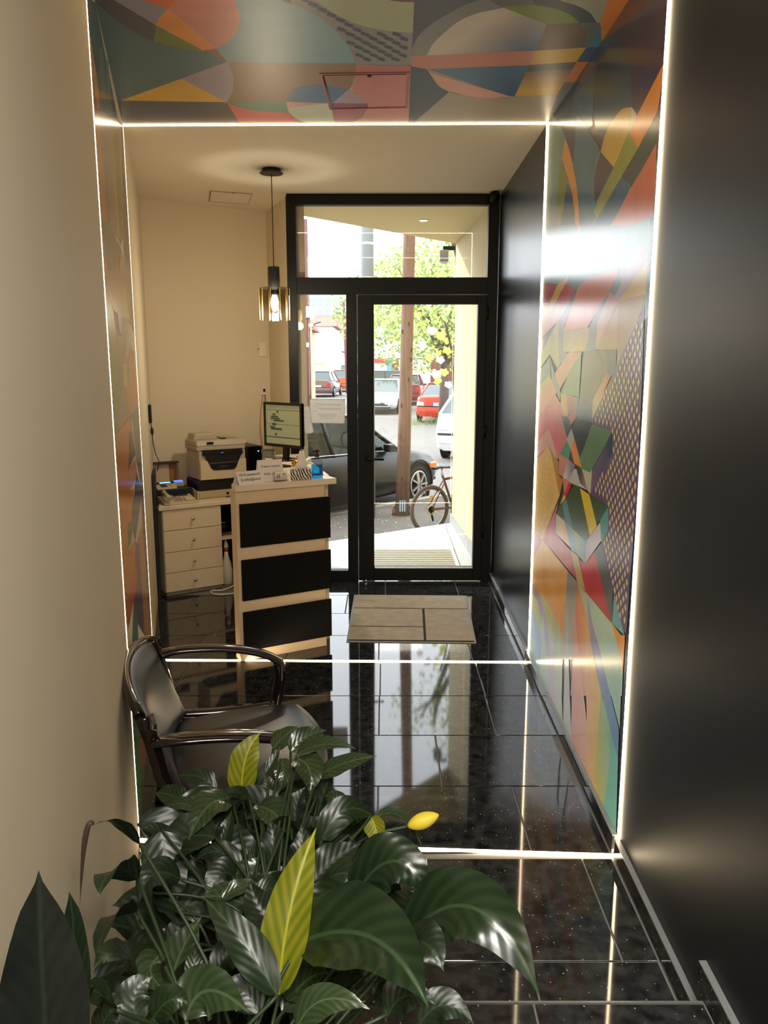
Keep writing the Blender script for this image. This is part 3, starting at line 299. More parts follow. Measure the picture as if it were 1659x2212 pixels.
MURAL_LEFT=[[[2.613,2.688,2.956,2.807,3.978,2.714,4.36,2.799,4.36,2.708,2.862,2.388],(36,76,88)],[[2.6,2.678,2.66,2.699,2.673,2.528,2.894,2.468,2.6,2.375],(150,82,52)],[[2.613,2.657,2.666,2.582,2.805,2.555,2.918,2.48,2.773,2.434,2.618,2.51],(196,144,60)],[[2.997,2.684,3.186,2.752,3.262,2.692,3.425,2.555,2.919,2.466],(92,116,118)],[[3.313,2.759,3.464,2.799,3.571,2.594,3.34,2.538],(122,140,140)],[[2.6,2.377,2.886,2.457,2.933,2.108,2.6,2.069],(176,112,88)],[[2.866,2.452,3.089,2.466,3.07,2.12,2.898,2.103],(112,112,84)],[[3.079,2.468,3.369,2.53,3.489,2.139,3.06,2.108],(146,116,108)],[[3.094,2.472,3.286,2.513,3.377,2.362,3.245,2.334],(116,118,136)],[[3.37,2.541,3.492,2.573,3.541,2.157,3.432,2.142],(190,150,66)],[[3.482,2.57,4.02,2.706,4.03,2.241,3.535,2.122],(110,114,74)],[[3.957,2.689,4.256,2.761,4.084,2.249,3.818,2.135],(156,124,104)],[[4.186,2.743,4.36,2.788,4.36,2.12,3.804,2.12],(78,58,70)],[[2.6,2.062,2.6,2.076,2.902,2.108,3.55,2.118,3.314,1.972,2.949,1.828,2.737,2.006],(98,98,90)],[[2.6,1.84,2.614,2.05,2.741,2.011,2.942,1.763,2.6,1.75],(178,114,92)],[[3.23,2.039,3.38,2.046,3.105,1.869,2.932,1.832,3.026,1.944],(152,104,54)],[[3.575,2.116,3.89,2.099,3.526,1.934,3.238,1.932],(186,134,84)],[[3.774,2.11,4.36,2.124,4.36,2.102,3.887,1.963,3.79,2.031],(104,124,120)],[[2.6,1.909,2.6,1.925,4.36,2.111,4.36,1.781,4.065,1.831,2.939,1.826],(154,118,84)],[[3.973,2.07,4.36,2.111,4.36,1.781,4.108,1.841],(116,98,92)],[[3.603,1.958,3.768,1.934,3.985,1.844,3.499,1.849],(188,160,84)],[[2.6,1.873,2.902,1.83,3.053,1.653,3.131,1.5,2.6,1.423],(92,124,92)],[[2.902,1.83,2.972,1.746,3.146,1.593,2.939,1.677,2.807,1.856],(196,124,84)],[[3.121,1.834,3.37,1.831,3.319,1.743,3.154,1.764],(112,128,132)],[[2.999,1.746,3.584,1.75,3.322,1.548,4.36,1.439,4.36,1.435,2.639,1.416,3.098,1.541,3.053,1.653],(134,120,116)],[[3.988,1.733,4.36,1.465,4.36,1.427,3.536,1.424,3.288,1.549,3.464,1.631],(190,124,92)],[[3.249,1.646,3.83,1.644,3.787,1.549,3.249,1.555],(186,166,110)],[[3.515,1.644,3.686,1.644,3.644,1.552,3.461,1.554],(112,120,70)],[[4.047,1.713,4.199,1.698,4.36,1.53,4.36,1.484,4.243,1.501],(200,166,90)],[[2.6,0.996,2.609,1.415,3.534,1.422,3.394,1.341,3.204,1.232,3.234,1.142,3.485,1.118,3.245,1.031,2.951,1.054,2.951,0.966,3.387,0.904,3.334,0.808,2.6,0.763],(198,118,46)],[[3.536,1.424,4.36,1.427,4.36,0.971,4.204,0.99,3.767,1.225],(96,118,112)],[[3.476,1.368,3.776,1.232,3.203,1.231],(62,62,84)],[[3.517,1.406,3.657,1.404,3.913,1.157,3.812,1.22],(190,176,140)],[[3.204,1.232,3.757,1.216,3.83,1.133,3.233,1.141],(194,132,118)],[[3.778,1.149,4.204,0.99,3.634,0.932,3.363,0.909,3.223,1.035],(48,68,112)],[[2.96,1.062,3.412,1.003,3.091,0.962,2.939,0.976],(48,104,72)],[[4.091,1.035,4.36,0.984,4.36,0.157,3.943,0.293],(104,50,64)],[[3.553,0.867,4.01,0.849,4.324,0.172,3.676,0.385],(168,128,94)],[[3.387,0.904,3.633,0.833,3.676,0.385,2.982,0.702,3.265,0.826],(92,70,104)],[[3.422,0.802,3.311,0.737,2.68,0.747,2.895,0.825],(206,84,34)],[[3.012,0.728,3.21,0.629,3.142,0.348,2.679,0.54],(52,120,126)],[[2.609,0.0,2.663,0.521,4.298,0.0],(40,120,84)],[[2.893,0.254,3.376,0.0,3.303,0.0,3.094,0.015,2.852,0.162],(150,70,50)]]
LATTICE=[2.494,1.821,2.465,1.484,2.452,1.259,2.469,1.02,2.48,0.771,2.522,0.773,2.657,0.867,2.835,0.999,2.757,1.061,2.773,1.146,3.034,1.147,2.756,1.339,2.77,1.413,3.053,1.417,3.053,1.436]
DOTTED=[3.88,1.247,4.196,1.13,4.239,0.752,3.927,0.764,3.574,1.051,3.8,1.215]
CEILING_LATTICE=[-0.375,2.763,-0.199,2.763,-0.22,2.85,-0.139,2.992,-0.117,3.018,-0.094,3.04,-0.069,3.059,-0.041,3.074,0.103,3.11,0.11,3.428,-0.113,3.419,-0.123,3.287,-0.13,3.249,-0.139,3.209,-0.15,3.17,-0.161,3.132,-0.172,3.097,-0.184,3.062,-0.197,3.03,-0.211,3.0,-0.225,2.974,-0.241,2.95,-0.257,2.928,-0.273,2.908,-0.334,2.85]
def mural(name, data, place, nrm, parent, label, dots=None):
    bm = bmesh.new(); cl = bm.loops.layers.float_color.new('paint')
    def poly(P, col, off, fn=None):
        vs = []
        for a, b in P: vs.append(bm.verts.new(Vector(place(a, b)) + nrm * off))
        try: f = bm.faces.new(vs)
        except ValueError: return
        f.normal_update()
        if f.normal.dot(nrm) < 0: f.normal_flip()
        c = lin(col)
        for lp in f.loops: lp[cl] = c
        if fn: fn(f, P)
    n = len(data)
    for i, e in enumerate(data):
        P = [(e[0][k], e[0][k + 1]) for k in range(0, len(e[0]), 2)]
        off = .0006 + i * .000012
        if len(e) == 2: poly(P, e[1], off)
        else:
            A, Bp = Vector(e[3]), Vector(e[4]); d = Bp - A; L2_ = d.length_squared; c0, c1 = Vector(lin(e[1])[:3]), Vector(lin(e[2])[:3])
            # cut into strips along the gradient so that it stays linear
            vs = [Vector(p) for p in P]; ts = [(v - A).dot(d) / L2_ for v in vs]
            cuts = [-9, 0, .2, .4, .6, .8, 1, 9]
            bm2 = bmesh.new(); f0 = bm2.faces.new([bm2.verts.new((v.x, v.y, 0)) for v in vs])
            for t in cuts[1:-1]:
                q = A + d * t
                bmesh.ops.bisect_plane(bm2, geom=bm2.verts[:] + bm2.edges[:] + bm2.faces[:], plane_co=(q.x, q.y, 0), plane_no=(d.x, d.y, 0))
            for f2 in bm2.faces:
                vs3 = [bm.verts.new(Vector(place(v.co.x, v.co.y)) + nrm * off) for v in f2.verts]
                try: f = bm.faces.new(vs3)
                except ValueError: continue
                f.normal_update()
                if f.normal.dot(nrm) < 0: f.normal_flip(); vv = list(f2.verts)
                for lp in f.loops:
                    k = vs3.index(lp.vert); v2 = list(f2.verts)[k]
                    t = min(1, max(0, (Vector((v2.co.x, v2.co.y)) - A).dot(d) / L2_)); c = c0.lerp(c1, t)
                    lp[cl] = (c.x, c.y, c.z, 1)
            pass
            bm2.free()
    for pts, cols, w, h, sx, sy, lean in (dots or []):
        P = [(pts[k], pts[k + 1]) for k in range(0, len(pts), 2)]
        def ins(p):
            r_ = False
            for i in range(len(P)):
                a, b = P[i - 1], P[i]
                if (a[1] > p[1]) != (b[1] > p[1]) and p[0] < (b[0] - a[0]) * (p[1] - a[1]) / (b[1] - a[1]) + a[0]: r_ = not r_
            return r_
        x0, x1 = min(p[0] for p in P), max(p[0] for p in P); y0, y1 = min(p[1] for p in P), max(p[1] for p in P)
        j = 0; yy = y0
        while yy < y1:
            xx = x0 + (sx / 2 if j % 2 else 0)
            while xx < x1:
                q = [(xx - w / 2, yy), (xx - w * lean, yy - h / 2), (xx + w / 2, yy), (xx + w * lean, yy + h / 2)]
                if all(ins(p) for p in q): poly(q, cols[j % len(cols)] if len(cols) < 3 else random.choice(cols), .0006 + n * .000012 + .0001)
                xx += sx
            yy += sy; j += 1
    bmesh.ops.triangulate(bm, faces=[f for f in bm.faces if len(f.verts) > 4])
    me = bpy.data.meshes.new(name); bm.to_mesh(me); bm.free(); me.materials.append(MURAL_C if parent.name == 'ceiling' else MURAL)
    o = bpy.data.objects.new(name, me); COL.objects.link(o); o.parent = parent; o['label'] = label; return o
mural('mural', MURAL_RIGHT, lambda y_, z_: (rwx(y_), y_, z_), Vector((-1, .007, 0)).normalized(), wr, 'abstract mural of bright angular shapes, patterned purple wedge and green diamond',
      [(LATTICE, [(222, 204, 160)], .026, .030, .052, .0215, 0), (DOTTED, [(228, 160, 84), (240, 186, 110), (150, 176, 170), (248, 224, 160)], .016, .009, .045, .0145, .0)])
mural('mural', MURAL_LEFT, lambda u_, z_: (*lw(u_), z_), Vector((LWN.x, LWN.y, 0)), wlft, 'tall narrow mural of orange, green and grey shapes')
mural('mural', MURAL_CEILING, lambda x_, y_: (x_, y_, H), Vector((0, 0, -1)), ce, 'ceiling mural of overlapping blue, salmon and yellow curves',
      [(CEILING_LATTICE, [(34, 52, 88)], .034, .05, .056, .04, .35)])
# ---- hatch in the painted ceiling and a plain one over the desk
def hatch(name, pts, m, edge, label, lockpt):
    t = empty(name, (0, 0, 0), label=label, cat='hatch')
    P = [Vector((p[0], p[1], H)) for p in pts]; c = sum(P, Vector()) / 4
    for i in range(4):
        a, b = P[i], P[(i + 1) % 4]; ai, bi = a.lerp(c, .05), b.lerp(c, .05)
        k = MB(); q = [k.v(p + Vector((0, 0, -dz))) for dz in (0.0008, .0035) for p in (a, b, bi, ai)]
        for f in ((0, 1, 2, 3), (7, 6, 5, 4), (0, 4, 5, 1), (1, 5, 6, 2), (2, 6, 7, 3), (3, 7, 4, 0)): k.f([q[j] for j in f])
        k.build('rim', edge, t)
    MB().tube([P[1].lerp(c, .075) - Vector((0, 0, .002)), P[0].lerp(c, .075) - Vector((0, 0, .002))], .0022, 4).build('gap', BLACKP, t)
    MB().tube([P[0].lerp(c, .075) - Vector((0, 0, .002)), P[3].lerp(c, .075) - Vector((0, 0, .002))], .0016, 4).build('gap', BLACKP, t)
    MB().cyl((lockpt[0], lockpt[1], H - .006), .009, .005).build('lock', DARKM, t)
    return t
hatch('access_hatch', [(-.264, 3.516), (.104, 3.50), (.108, 3.959), (-.254, 3.986)], None, mat('rose_painted_rim', (178, 96, 92), .4), 'square access hatch painted rose with the ceiling mural', (-.06, 3.54))
hatch('access_hatch', [(-1.20, 5.76), (-.915, 5.86), (-1.012, 6.26), (-1.295, 6.145)], None, mat('beige_rim', (196, 180, 150), .5), 'small plain beige access hatch in the ceiling above the printer', (-1.045, 5.83))
# ---- glazed door wall
YD0, YD1 = 5.86, 5.93
XL, XR = -.69, .812
win = empty('window_1', (0, 0, 0)); structure(win, 'black framed glazing around the entrance door with fanlight and narrow side pane', 'window')
def fb(nm, x0, x1, z0, z1, par, y0=YD0, y1=YD1, bev=.002): return B(nm, (x0, y0, z0), (x1, y1, z1), FRAME, par, bev)
fb('frame_stile', XL, -.622, 0, 2.795, win); fb('frame_stile', .737, XR, 0, 2.795, win)
fb('frame_rail', -.622, .737, 2.735, 2.795, win); fb('frame_rail', -.622, .737, 2.128, 2.244, win)
fb('frame_rail', -.622, -.272, 0, .087, win); fb('mullion', -.272, -.195, 0, 2.128, win)
PANE = glass('window_glass')
B('fanlight_pane', (-.625, 5.893, 2.24), (.74, 5.899, 2.738), PANE, win); B('side_pane', (-.625, 5.893, .083), (-.268, 5.899, 2.131), PANE, win)
B('filler', (-.685, 5.87, 2.795), (.812, 5.92, H), FRAME, win)
dr = empty('door_1', (0, 0, 0)); structure(dr, 'black framed glass entrance door standing closed', 'door')
Y0d, Y1d = 5.848, 5.918
fb('door_stile', -.192, -.074, .012, 2.122, dr, Y0d, Y1d, .003); fb('door_stile', .674, .734, .012, 2.122, dr, Y0d, Y1d, .003)
fb('door_rail', -.074, .674, 2.058, 2.122, dr, Y0d, Y1d, .003); fb('door_rail', -.074, .674, .012, .112, dr, Y0d, Y1d, .003)
B('door_pane', (-.078, 5.88, .108), (.678, 5.887, 2.062), PANE, dr)
B('sill_bead', (-.07, 5.838, .108), (.674, 5.848, .120), CHROME, dr, .002)
h = MB().tube([(-.128, 5.845, .95), (-.128, 5.80, .95), (-.118, 5.795, .95), (.0, 5.795, .947)], .009, 10).build('lever_handle', DARKM, dr)
B('rose', (-.142, 5.840, .925), (-.114, 5.848, .975), DARKM, dr, .004); MB().cyl((-.128, 5.838, .862), .015, .01, 'y').build('lock_cylinder', DARKM, dr)
for z in (.35, 1.1, 1.95): MB().cyl((.742, 5.84, z), .008, .09).build('hinge', FRAME, dr)
MB().lathe([(.001, 0), (.03, .001), (.033, .02), (.033, .05), (.028, .06), (.001, .062)], (.765, 5.79, 2.745)).build('motion_sensor', FRAME)
tag(bpy.data.objects['motion_sensor'], 'small round black sensor at the top right corner of the door frame', 'sensor')
ds = empty('door_stop', (-.135, 5.79, 0), label='small steel ball door stop on the floor at the foot of the door', cat='door stop')
MB().lathe([(.014, 0), (.014, .006), (.006, .008), (.006, .016)]).build('base', CHROME, ds); MB().lathe([(.001, .014), (.009, .017), (.013, .026), (.009, .035), (.001, .038)]).build('ball', CHROME, ds)
# notices on the side pane
def notice(x0, x1, z0, z1, tilt, y_, label, lines):
    t = empty('notice', ((x0 + x1) / 2, y_, (z0 + z1) / 2), label=label, cat='notice'); t.rotation_euler = (0, tilt, 0)
    w, h_ = (x1 - x0) / 2, (z1 - z0) / 2
    B('sheet', (-w, -.0008, -h_), (w, 0, h_), translucent('notice_paper', (222, 222, 220), .45), t)
    bd = MB()
    for a, b in (((-w, -.0018, h_ - .006), (w, -.0008, h_)), ((-w, -.0018, -h_), (w, -.0008, -h_ + .006)), ((-w, -.0018, -h_), (-w + .006, -.0008, h_)), ((w - .006, -.0018, -h_), (w, -.0008, h_))): bd.box(a, b)
    bd.build('white_border', translucent('bright_paper', (252, 252, 252), .5), t)
    for i, (f0, f1, fz) in enumerate(lines):
        B('text_line', (-w + 2 * w * f0, -.0014, -h_ + 2 * h_ * fz), (-w + 2 * w * f1, -.0008, -h_ + 2 * h_ * fz + .0018), mat('grey_print', (130, 130, 132), .8), t)
notice(-.548, -.289, 1.205, 1.385, .015, 5.888, 'white printed notice taped flat on the narrow side pane', [(.13, .9, .78), (.24, .9, .74), (.11, .26, .68), (.2, .9, .61), (.3, .9, .57), (.1, .22, .5), (.22, .78, .38), (.25, .75, .32), (.28, .72, .27), (.3, .66, .2)])
notice(-.60, -.535, 1.13, 1.33, -.16, 5.880, 'second white sheet hanging tilted half behind the monitor', [(.2, .7, .8), (.2, .6, .6)])
# ---- doormat
dm = empty('doormat', (0, 0, 0), label='beige doormat with dark dividing lines lying before the entrance door', cat='mat')
MATC = mat('mat_pile', (184, 172, 150), .95, noise=(14, .3, U), bump=(500, .6, .004, U)); MATL = mat('mat_line', (40, 40, 42), .95)
mp_ = [(-.215, 5.50), (.593, 5.478), (.551, 4.506), (-.226, 4.529)]
def mpt(u_, v_):
    a = Vector(mp_[3]).lerp(Vector(mp_[2]), u_); b = Vector(mp_[0]).lerp(Vector(mp_[1]), u_); q = a.lerp(b, v_); return (q.x, q.y)
MB().prism([mpt(0, 0), mpt(1, 0), mpt(1, 1), mpt(0, 1)], .0005, .005).build('rubber_edge', mat('pale_edge', (150, 146, 138), .6), dm)
for a, b, c_, d in ((.012, .988, .02, .0), ):
    pass
for (u0, v0, u1, v1) in ((.015, .03, .598, .265), (.015, .285, .598, .655), (.618, .03, .985, .655), (.015, .675, .985, .975)):
    MB().prism([mpt(u0, v0), mpt(u1, v0), mpt(u1, v1), mpt(u0, v1)], .004, .010).build('pile_panel', MATC, dm)
MB().prism([mpt(.015, .01), mpt(.985, .01), mpt(.985, .975), mpt(.015, .975)], .004, .0065).build('dark_base', MATL, dm)
def sweep(pts, n=5):
    P = [Vector(p) for p in pts]; out = []
    for i in range(len(P) - 1):
        p0, p1, p2, p3 = P[max(i - 1, 0)], P[i], P[i + 1], P[min(i + 2, len(P) - 1)]
        for k_ in range(n):
            t = k_ / n; out.append(.5 * ((2 * p1) + (-p0 + p2) * t + (2 * p0 - 5 * p1 + 4 * p2 - p3) * t * t + (-p0 + 3 * p1 - 3 * p2 + p3) * t ** 3))
    return out + [P[-1]]
# ================================================================== RECEPTION DESK
DR = math.atan2(.54, .842); DO = (-1.56, 5.46)
def dw(x, y): c_, s_ = math.cos(DR), math.sin(DR); return (DO[0] + x * c_ - y * s_, DO[1] + x * s_ + y * c_)
desk = empty('desk', (DO[0], DO[1], 0), DR, 'low white desk with four drawers along the back wall, carrying the printer', 'desk')
MB().prism([(-.028, -.03), (.62, -.03), (.62, .10), (.72, .57), (.172, .57)], .63, .66).bevel(.003, 1).build('desktop', WHITE, desk)
B('carcass', (.0, .0, .03), (.432, .50, .63), WHITE, desk); B('plinth', (.012, .012, 0), (.428, .45, .03), mat('grey_plinth', (150, 140, 122), .6), desk)
for z0, z1 in ((.481, .626), (.325, .477), (.174, .321), (.034, .170)):
    d = B('drawer', (.002, -.018, z0), (.430, .0, z1), WHITE, desk, .002)
    zz = (z0 + z1) / 2
    k = MB(); k.M = Matrix.Translation((.212, -.018, zz)) @ Matrix.Rotation(PI / 2, 4, 'X'); k.lathe([(.004, 0), (.004, .012), (.011, .016), (.012, .022), (.008, .027), (.001, .028)], seg=16); k.build('knob', CHROME, d)
B('shelf', (.436, .06, .35), (.62, .5, .368), WHITE, desk); B('back_board', (.436, .5, .0), (.72, .515, .63), BLACKL, desk); B('support_panel', (.60, .1, 0), (.616, .5, .63), BLACKL, desk)
bd = MB().wall(lw(5.56, .004), lw(5.93, .004), -.018, .0, .89).bevel(.003, 1).build('side_board', mat('dark_blue_board', (22, 27, 36), .55)); tag(bd, 'tall dark blue-black board standing in the corner against the left wall beside the desk', 'board')
# cash drawer
def onto(name, x, y, z, label, cat, rz=0, group=None):
    p = dw(x, y); return empty(name, (p[0], p[1], z), DR + rz, label, cat, group)
BEIGE = mat('beige_plastic', (196, 180, 148), .5); GREYP = mat('warm_grey_plastic', (176, 162, 136), .5)
cd = onto('cash_drawer', .49, .30, .66, 'beige lockable cash drawer lying flat on the desk under the printer', 'cash drawer')
B('body', (-.185, -.19, 0), (.125, .2, .062), BEIGE, cd, .004); B('drawer_front', (-.175, -.196, .01), (.115, -.189, .054), mat('olive_beige', (178, 160, 118), .5), cd, .002)
MB().cyl((.045, -.202, .032), .009, .008, 'y').build('lock', DARKM, cd); MB().tube([(.05, -.204, .025), (.052, -.214, .0), (.05, -.21, -.002)], .002, 6).build('key', CHROME, cd)
MB().box((.03, -.2, -.0), (.125, -.19, .004)).build('shadow_gap', BLACKP, cd)
# printer
pt = onto('printer', .515, .27, .722, 'beige multifunction laser printer with black U-shaped front, on the cash drawer', 'printer')
BLK = mat('printer_black', (24, 24, 27), .35)
B('paper_tray', (-.20, -.165, 0), (.17, .1, .075), BLK, pt, .004)
B('body', (-.19, -.17, .078), (.17, .1, .29), GREYP, pt, .008)
B('front_cover', (-.185, -.182, .082), (.17, -.168, .22), mat('light_beige_plastic', (206, 188, 152), .5), pt, .003)
u = MB(); P = [(-.165, .30), (-.16, .28), (-.105, .165), (-.085, .150), (.065, .148), (.085, .16), (.135, .27), (.14, .30)]
fr = [u.v((x, -.187, z)) for x, z in P]; bk = [u.v((x, -.17, z)) for x, z in P]; u.f(fr); u.f(bk[::-1])
for i in range(len(P)): u.f([fr[i], fr[(i + 1) % len(P)], bk[(i + 1) % len(P)], bk[i]])
u.build('output_panel', BLK, pt)
B('output_slot', (-.125, -.1885, .212), (.105, -.186, .258), mat('deep_black', (6, 6, 7), .6), pt)
B('slot_lip', (-.118, -.191, .198), (.098, -.187, .208), mat('lip_grey', (70, 68, 66), .4), pt)
k = MB(); a = [(-.165, -.192, .272), (.145, -.192, .272), (.15, -.14, .305), (-.17, -.14, .305)]; q = [k.v(p) for p in a] + [k.v((p[0], p[1] + .02, p[2] - .014)) for p in a]
for f in ((0, 1, 2, 3), (7, 6, 5, 4), (0, 4, 5, 1), (1, 5, 6, 2), (2, 6, 7, 3), (3, 7, 4, 0)): k.f([q[i] for i in f])
cp = k.build('control_panel', BLK, pt)
def onp(nm, x0, x1, t0, t1, m):     # small piece on the sloping control panel
    k = MB(); f = lambda x, t, h_: (x, -.192 + .052 * t - .001 * h_, .272 + .033 * t + .0015 * h_)
    q = [k.v(f(x, t, h_)) for h_ in (0, 1) for x, t in ((x0, t0), (x1, t0), (x1, t1), (x0, t1))]
    for g in ((0, 1, 2, 3), (7, 6, 5, 4), (0, 4, 5, 1), (1, 5, 6, 2), (2, 6, 7, 3), (3, 7, 4, 0)): k.f([q[i] for i in g])
    return k.build(nm, m, cp)
onp('label_sticker', -.14, -.10, .15, .85, mat('yellow_label', (206, 176, 90), .6)); onp('display', -.035, .025, .45, .9, mat('display', (190, 180, 160), .3)); onp('blue_key', -.03, -.01, .05, .3, mat('blue_glow', (70, 120, 230), .4, emit=((70, 120, 240), .6)))
for i in range(5): onp('button', .04 + i * .018, .05 + i * .018, .3, .6, GREYP)
B('scanner_base', (-.20, -.16, .292), (.175, .1, .325), GREYP, pt, .006)
k = MB().prism([(-.203, -.165), (.18, -.165), (.18, .1), (-.203, .1)], .325, .365); 
for v in k.bm.verts:
    if v.co.z > .35: v.co.x *= .96; v.co.y = v.co.y * .97 + .012
k.bevel(.008, 2).build('scanner_lid', GREYP, pt)
k = MB().prism([(-.19, -.06), (.0, -.06), (.0, .09), (-.19, .09)], .362, .41)
for v in k.bm.verts:
    if v.co.z > .4: v.co.x = v.co.x * .85 - .012
k.bevel(.01, 2).build('document_feeder', GREYP, pt)
B('feeder_roller', (.02, -.08, .366), (.06, -.03, .374), BLK, pt, .002); B('feeder_tray', (.03, -.02, .366), (.16, .09, .378), GREYP, pt, .003)
B('model_badge', (-.125, -.1655, .338), (-.075, -.163, .356), BLK, pt)
text('lettering', 'brother', .018, faceM((-.035, -.1885, .171), (1, 0, 0)), CHROME, pt)
# card terminal on a dark box, open carton behind
bx = onto('document_box', .155, .33, .66, 'dark blue document box lying on the desk under the card terminal', 'box')
MB().prism([(-.115, -.15), (.135, -.15), (.135, .16), (-.01, .16)], 0, .085).bevel(.004, 1).build('body', mat('dark_blue_board', (22, 27, 36), .55), bx); B('lid_line', (-.112, -.151, .06), (.134, -.149, .063), BLACKP, bx)
tm = onto('card_terminal', .12, .25, .746, 'beige card payment terminal with lit blue display on the dark box', 'card terminal')
k = MB(); P = [(-.085, -.07, .006), (.06, -.07, .006), (.075, .06, .035), (-.07, .06, .035)]; q = [k.v(p) for p in P] + [k.v((p[0], p[1], .0)) for p in P]
for f in ((0, 1, 2, 3), (7, 6, 5, 4), (0, 4, 5, 1), (1, 5, 6, 2), (2, 6, 7, 3), (3, 7, 4, 0)): k.f([q[i] for i in f])
k.build('body', BEIGE, tm)
def ont(nm, x0, x1, y0, y1, m, h_=.002):
    k = MB(); f = lambda x, y, g: (x, y, .006 + (y + .07) / .13 * .029 + g); q = [k.v(f(x, y, g)) for g in (0, h_) for x, y in ((x0, y0), (x1, y0), (x1, y1), (x0, y1))]
    for g in ((0, 1, 2, 3), (7, 6, 5, 4), (0, 4, 5, 1), (1, 5, 6, 2), (2, 6, 7, 3), (3, 7, 4, 0)): k.f([q[i] for i in g])
    return k.build(nm, m, tm)
ont('display_bezel', -.06, .07, .022, .058, BLK); ont('display', -.035, .045, .028, .052, mat('lcd_blue', (120, 180, 235), .4, emit=((120, 185, 240), .8)), .003)
ont('keypad', -.045, .0, -.04, .012, mat('keypad_grey', (60, 60, 60), .6)); ont('function_keys', .01, .045, -.04, .012, GREYP)
ct = onto('carton', .145, .40, .746, 'small open brown carton standing upright behind the card terminal', 'box')
KR = mat('brown_card', (150, 104, 60), .8); KR2 = mat('beige_card', (196, 172, 134), .8)
B('back_panel', (-.11, .03, 0), (.115, .036, .165), KR, ct); B('base_panel', (-.11, -.03, 0), (.115, .036, .006), KR2, ct); B('side_panel', (-.116, -.04, 0), (-.11, .036, .15), KR2, ct); B('side_panel', (.115, -.04, 0), (.121, .036, .15), KR2, ct)
B('top_strip', (-.116, -.02, .158), (.121, .036, .172), mat('dark_strip', (52, 40, 34), .7), ct); B('paper_insert', (-.065, .018, .006), (.055, .03, .157), KR2, ct)
d2 = onto('calculator', .225, .30, .746, 'small device with glowing blue screen right of the card terminal', 'device')
B('body', (-.04, -.03, 0), (.04, .03, .03), GREYP, d2, .004); B('screen', (-.03, -.032, .032), (.03, .01, .042), mat('screen_blue', (70, 110, 230), .4, emit=((70, 110, 240), 1.0)), d2, .002); B('keys', (-.03, .012, .03), (.03, .028, .034), BEIGE, d2)
MB().tube([dw(.285, .16) + (.745,), dw(.29, .13) + (.735,), dw(.288, .11) + (.70,), dw(.275, .09) + (.668,)], .0025, 6).build('phone_cord', GREYP); tag(bpy.data.objects['phone_cord'], 'grey cord hanging down beside the dark box to the desk', 'cord')
# telephone
tp = onto('telephone', .145, .07, .66, 'beige desk telephone with handset on its left, on the desk edge', 'telephone')
k = MB(); P = [(-.12, -.09, .012), (.12, -.09, .012), (.12, .09, .045), (-.12, .09, .045)]; q = [k.v(p) for p in P] + [k.v((p[0], p[1], .0)) for p in P]
for f in ((0, 1, 2, 3), (7, 6, 5, 4), (0, 4, 5, 1), (1, 5, 6, 2), (2, 6, 7, 3), (3, 7, 4, 0)): k.f([q[i] for i in f])
k.bevel(.004, 2).build('base', BEIGE, tp)
k = MB(); k.tube([(-.085, -.075, .045), (-.09, -.05, .062), (-.09, 0, .072), (-.085, .05, .078), (-.08, .075, .066)], [.02, .016, .013, .016, .022], 10).build('handset', BEIGE, tp)
for i in range(4):
    for j in range(3): B('key', (-.035 + j * .022, -.05 + i * .02, .024 + i * .0035), (-.02 + j * .022, -.037 + i * .02, .030 + i * .0037), GREYP, tp, .001)
B('display', (-.02, .05, .041), (.09, .07, .047), mat('dim_display', (60, 62, 54), .3), tp); B('memory_keys', (.04, -.06, .02), (.1, .035, .037), mat('pale_keys', (210, 196, 164), .5), tp, .002)
k = MB(); k.tube([(-.10 - .01 * math.cos(t * 1.9) , -.085 + .006 * math.sin(t * 1.9) - t * .0035, .02 + .004 * math.cos(t * 1.9)) for t in range(0, 12)], .0025, 6).build('coiled_cord', GREYP, tp)
# PC tower
pc = onto('computer_tower', .80, .38, .66, 'black computer tower standing between printer and monitor', 'computer')
B('case', (-.055, -.18, 0), (.06, .17, .36), BLACKP, pc, .004); B('front_bezel', (-.057, -.187, .003), (.062, -.178, .357), mat('glossy_black', (10, 10, 12), .15), pc, .003); MB().cyl((.03, -.19, .32), .006, .004, 'y').build('power_button', mat('button_light', (150, 190, 230), .4, emit=((150, 200, 240), .5)), pc)
rt = onto('router', .79, .46, 1.021, 'small white box lying on top of the computer tower', 'router'); B('body', (-.045, -.03, 0), (.045, .03, .025), WHITEP, rt, .004); B('led_window', (-.02, -.031, .01), (.02, -.0295, .014), DARKM, rt)
# items under the desk
bt = onto('glass_bowl', .53, .22, .369, 'greenish glass bowl on the open shelf under the desk', 'bowl'); MB().lathe([(.02, 0), (.045, .012), (.06, .05), (.05, .085), (.047, .085), (.056, .05), (.042, .016), (.001, .006)], cap=False).build('bowl_body', glass('green_glass', (.7, .8, .7), .8, .1), bt); MB().lathe([(.03, .085), (.052, .086), (.052, .09), (.03, .09)]).build('rim', CHROME, bt)
vs = onto('bottle', .50, .09, .0, 'white plastic spray bottle with a red neck ring standing under the desk', 'bottle')
MB().lathe([(.035, 0), (.04, .01), (.042, .10), (.034, .16), (.017, .22), (.014, .26)]).build('bottle_body', mat('milky_plastic', (224, 214, 196), .35), vs)
MB().lathe([(.016, .255), (.018, .258), (.018, .275), (.015, .278)]).build('neck_ring', mat('red_plastic', (190, 50, 36), .4), vs); MB().lathe([(.015, .278), (.018, .29), (.012, .32), (.004, .338), (.001, .342)]).build('cap', mat('milky_plastic', (224, 214, 196), .35), vs)
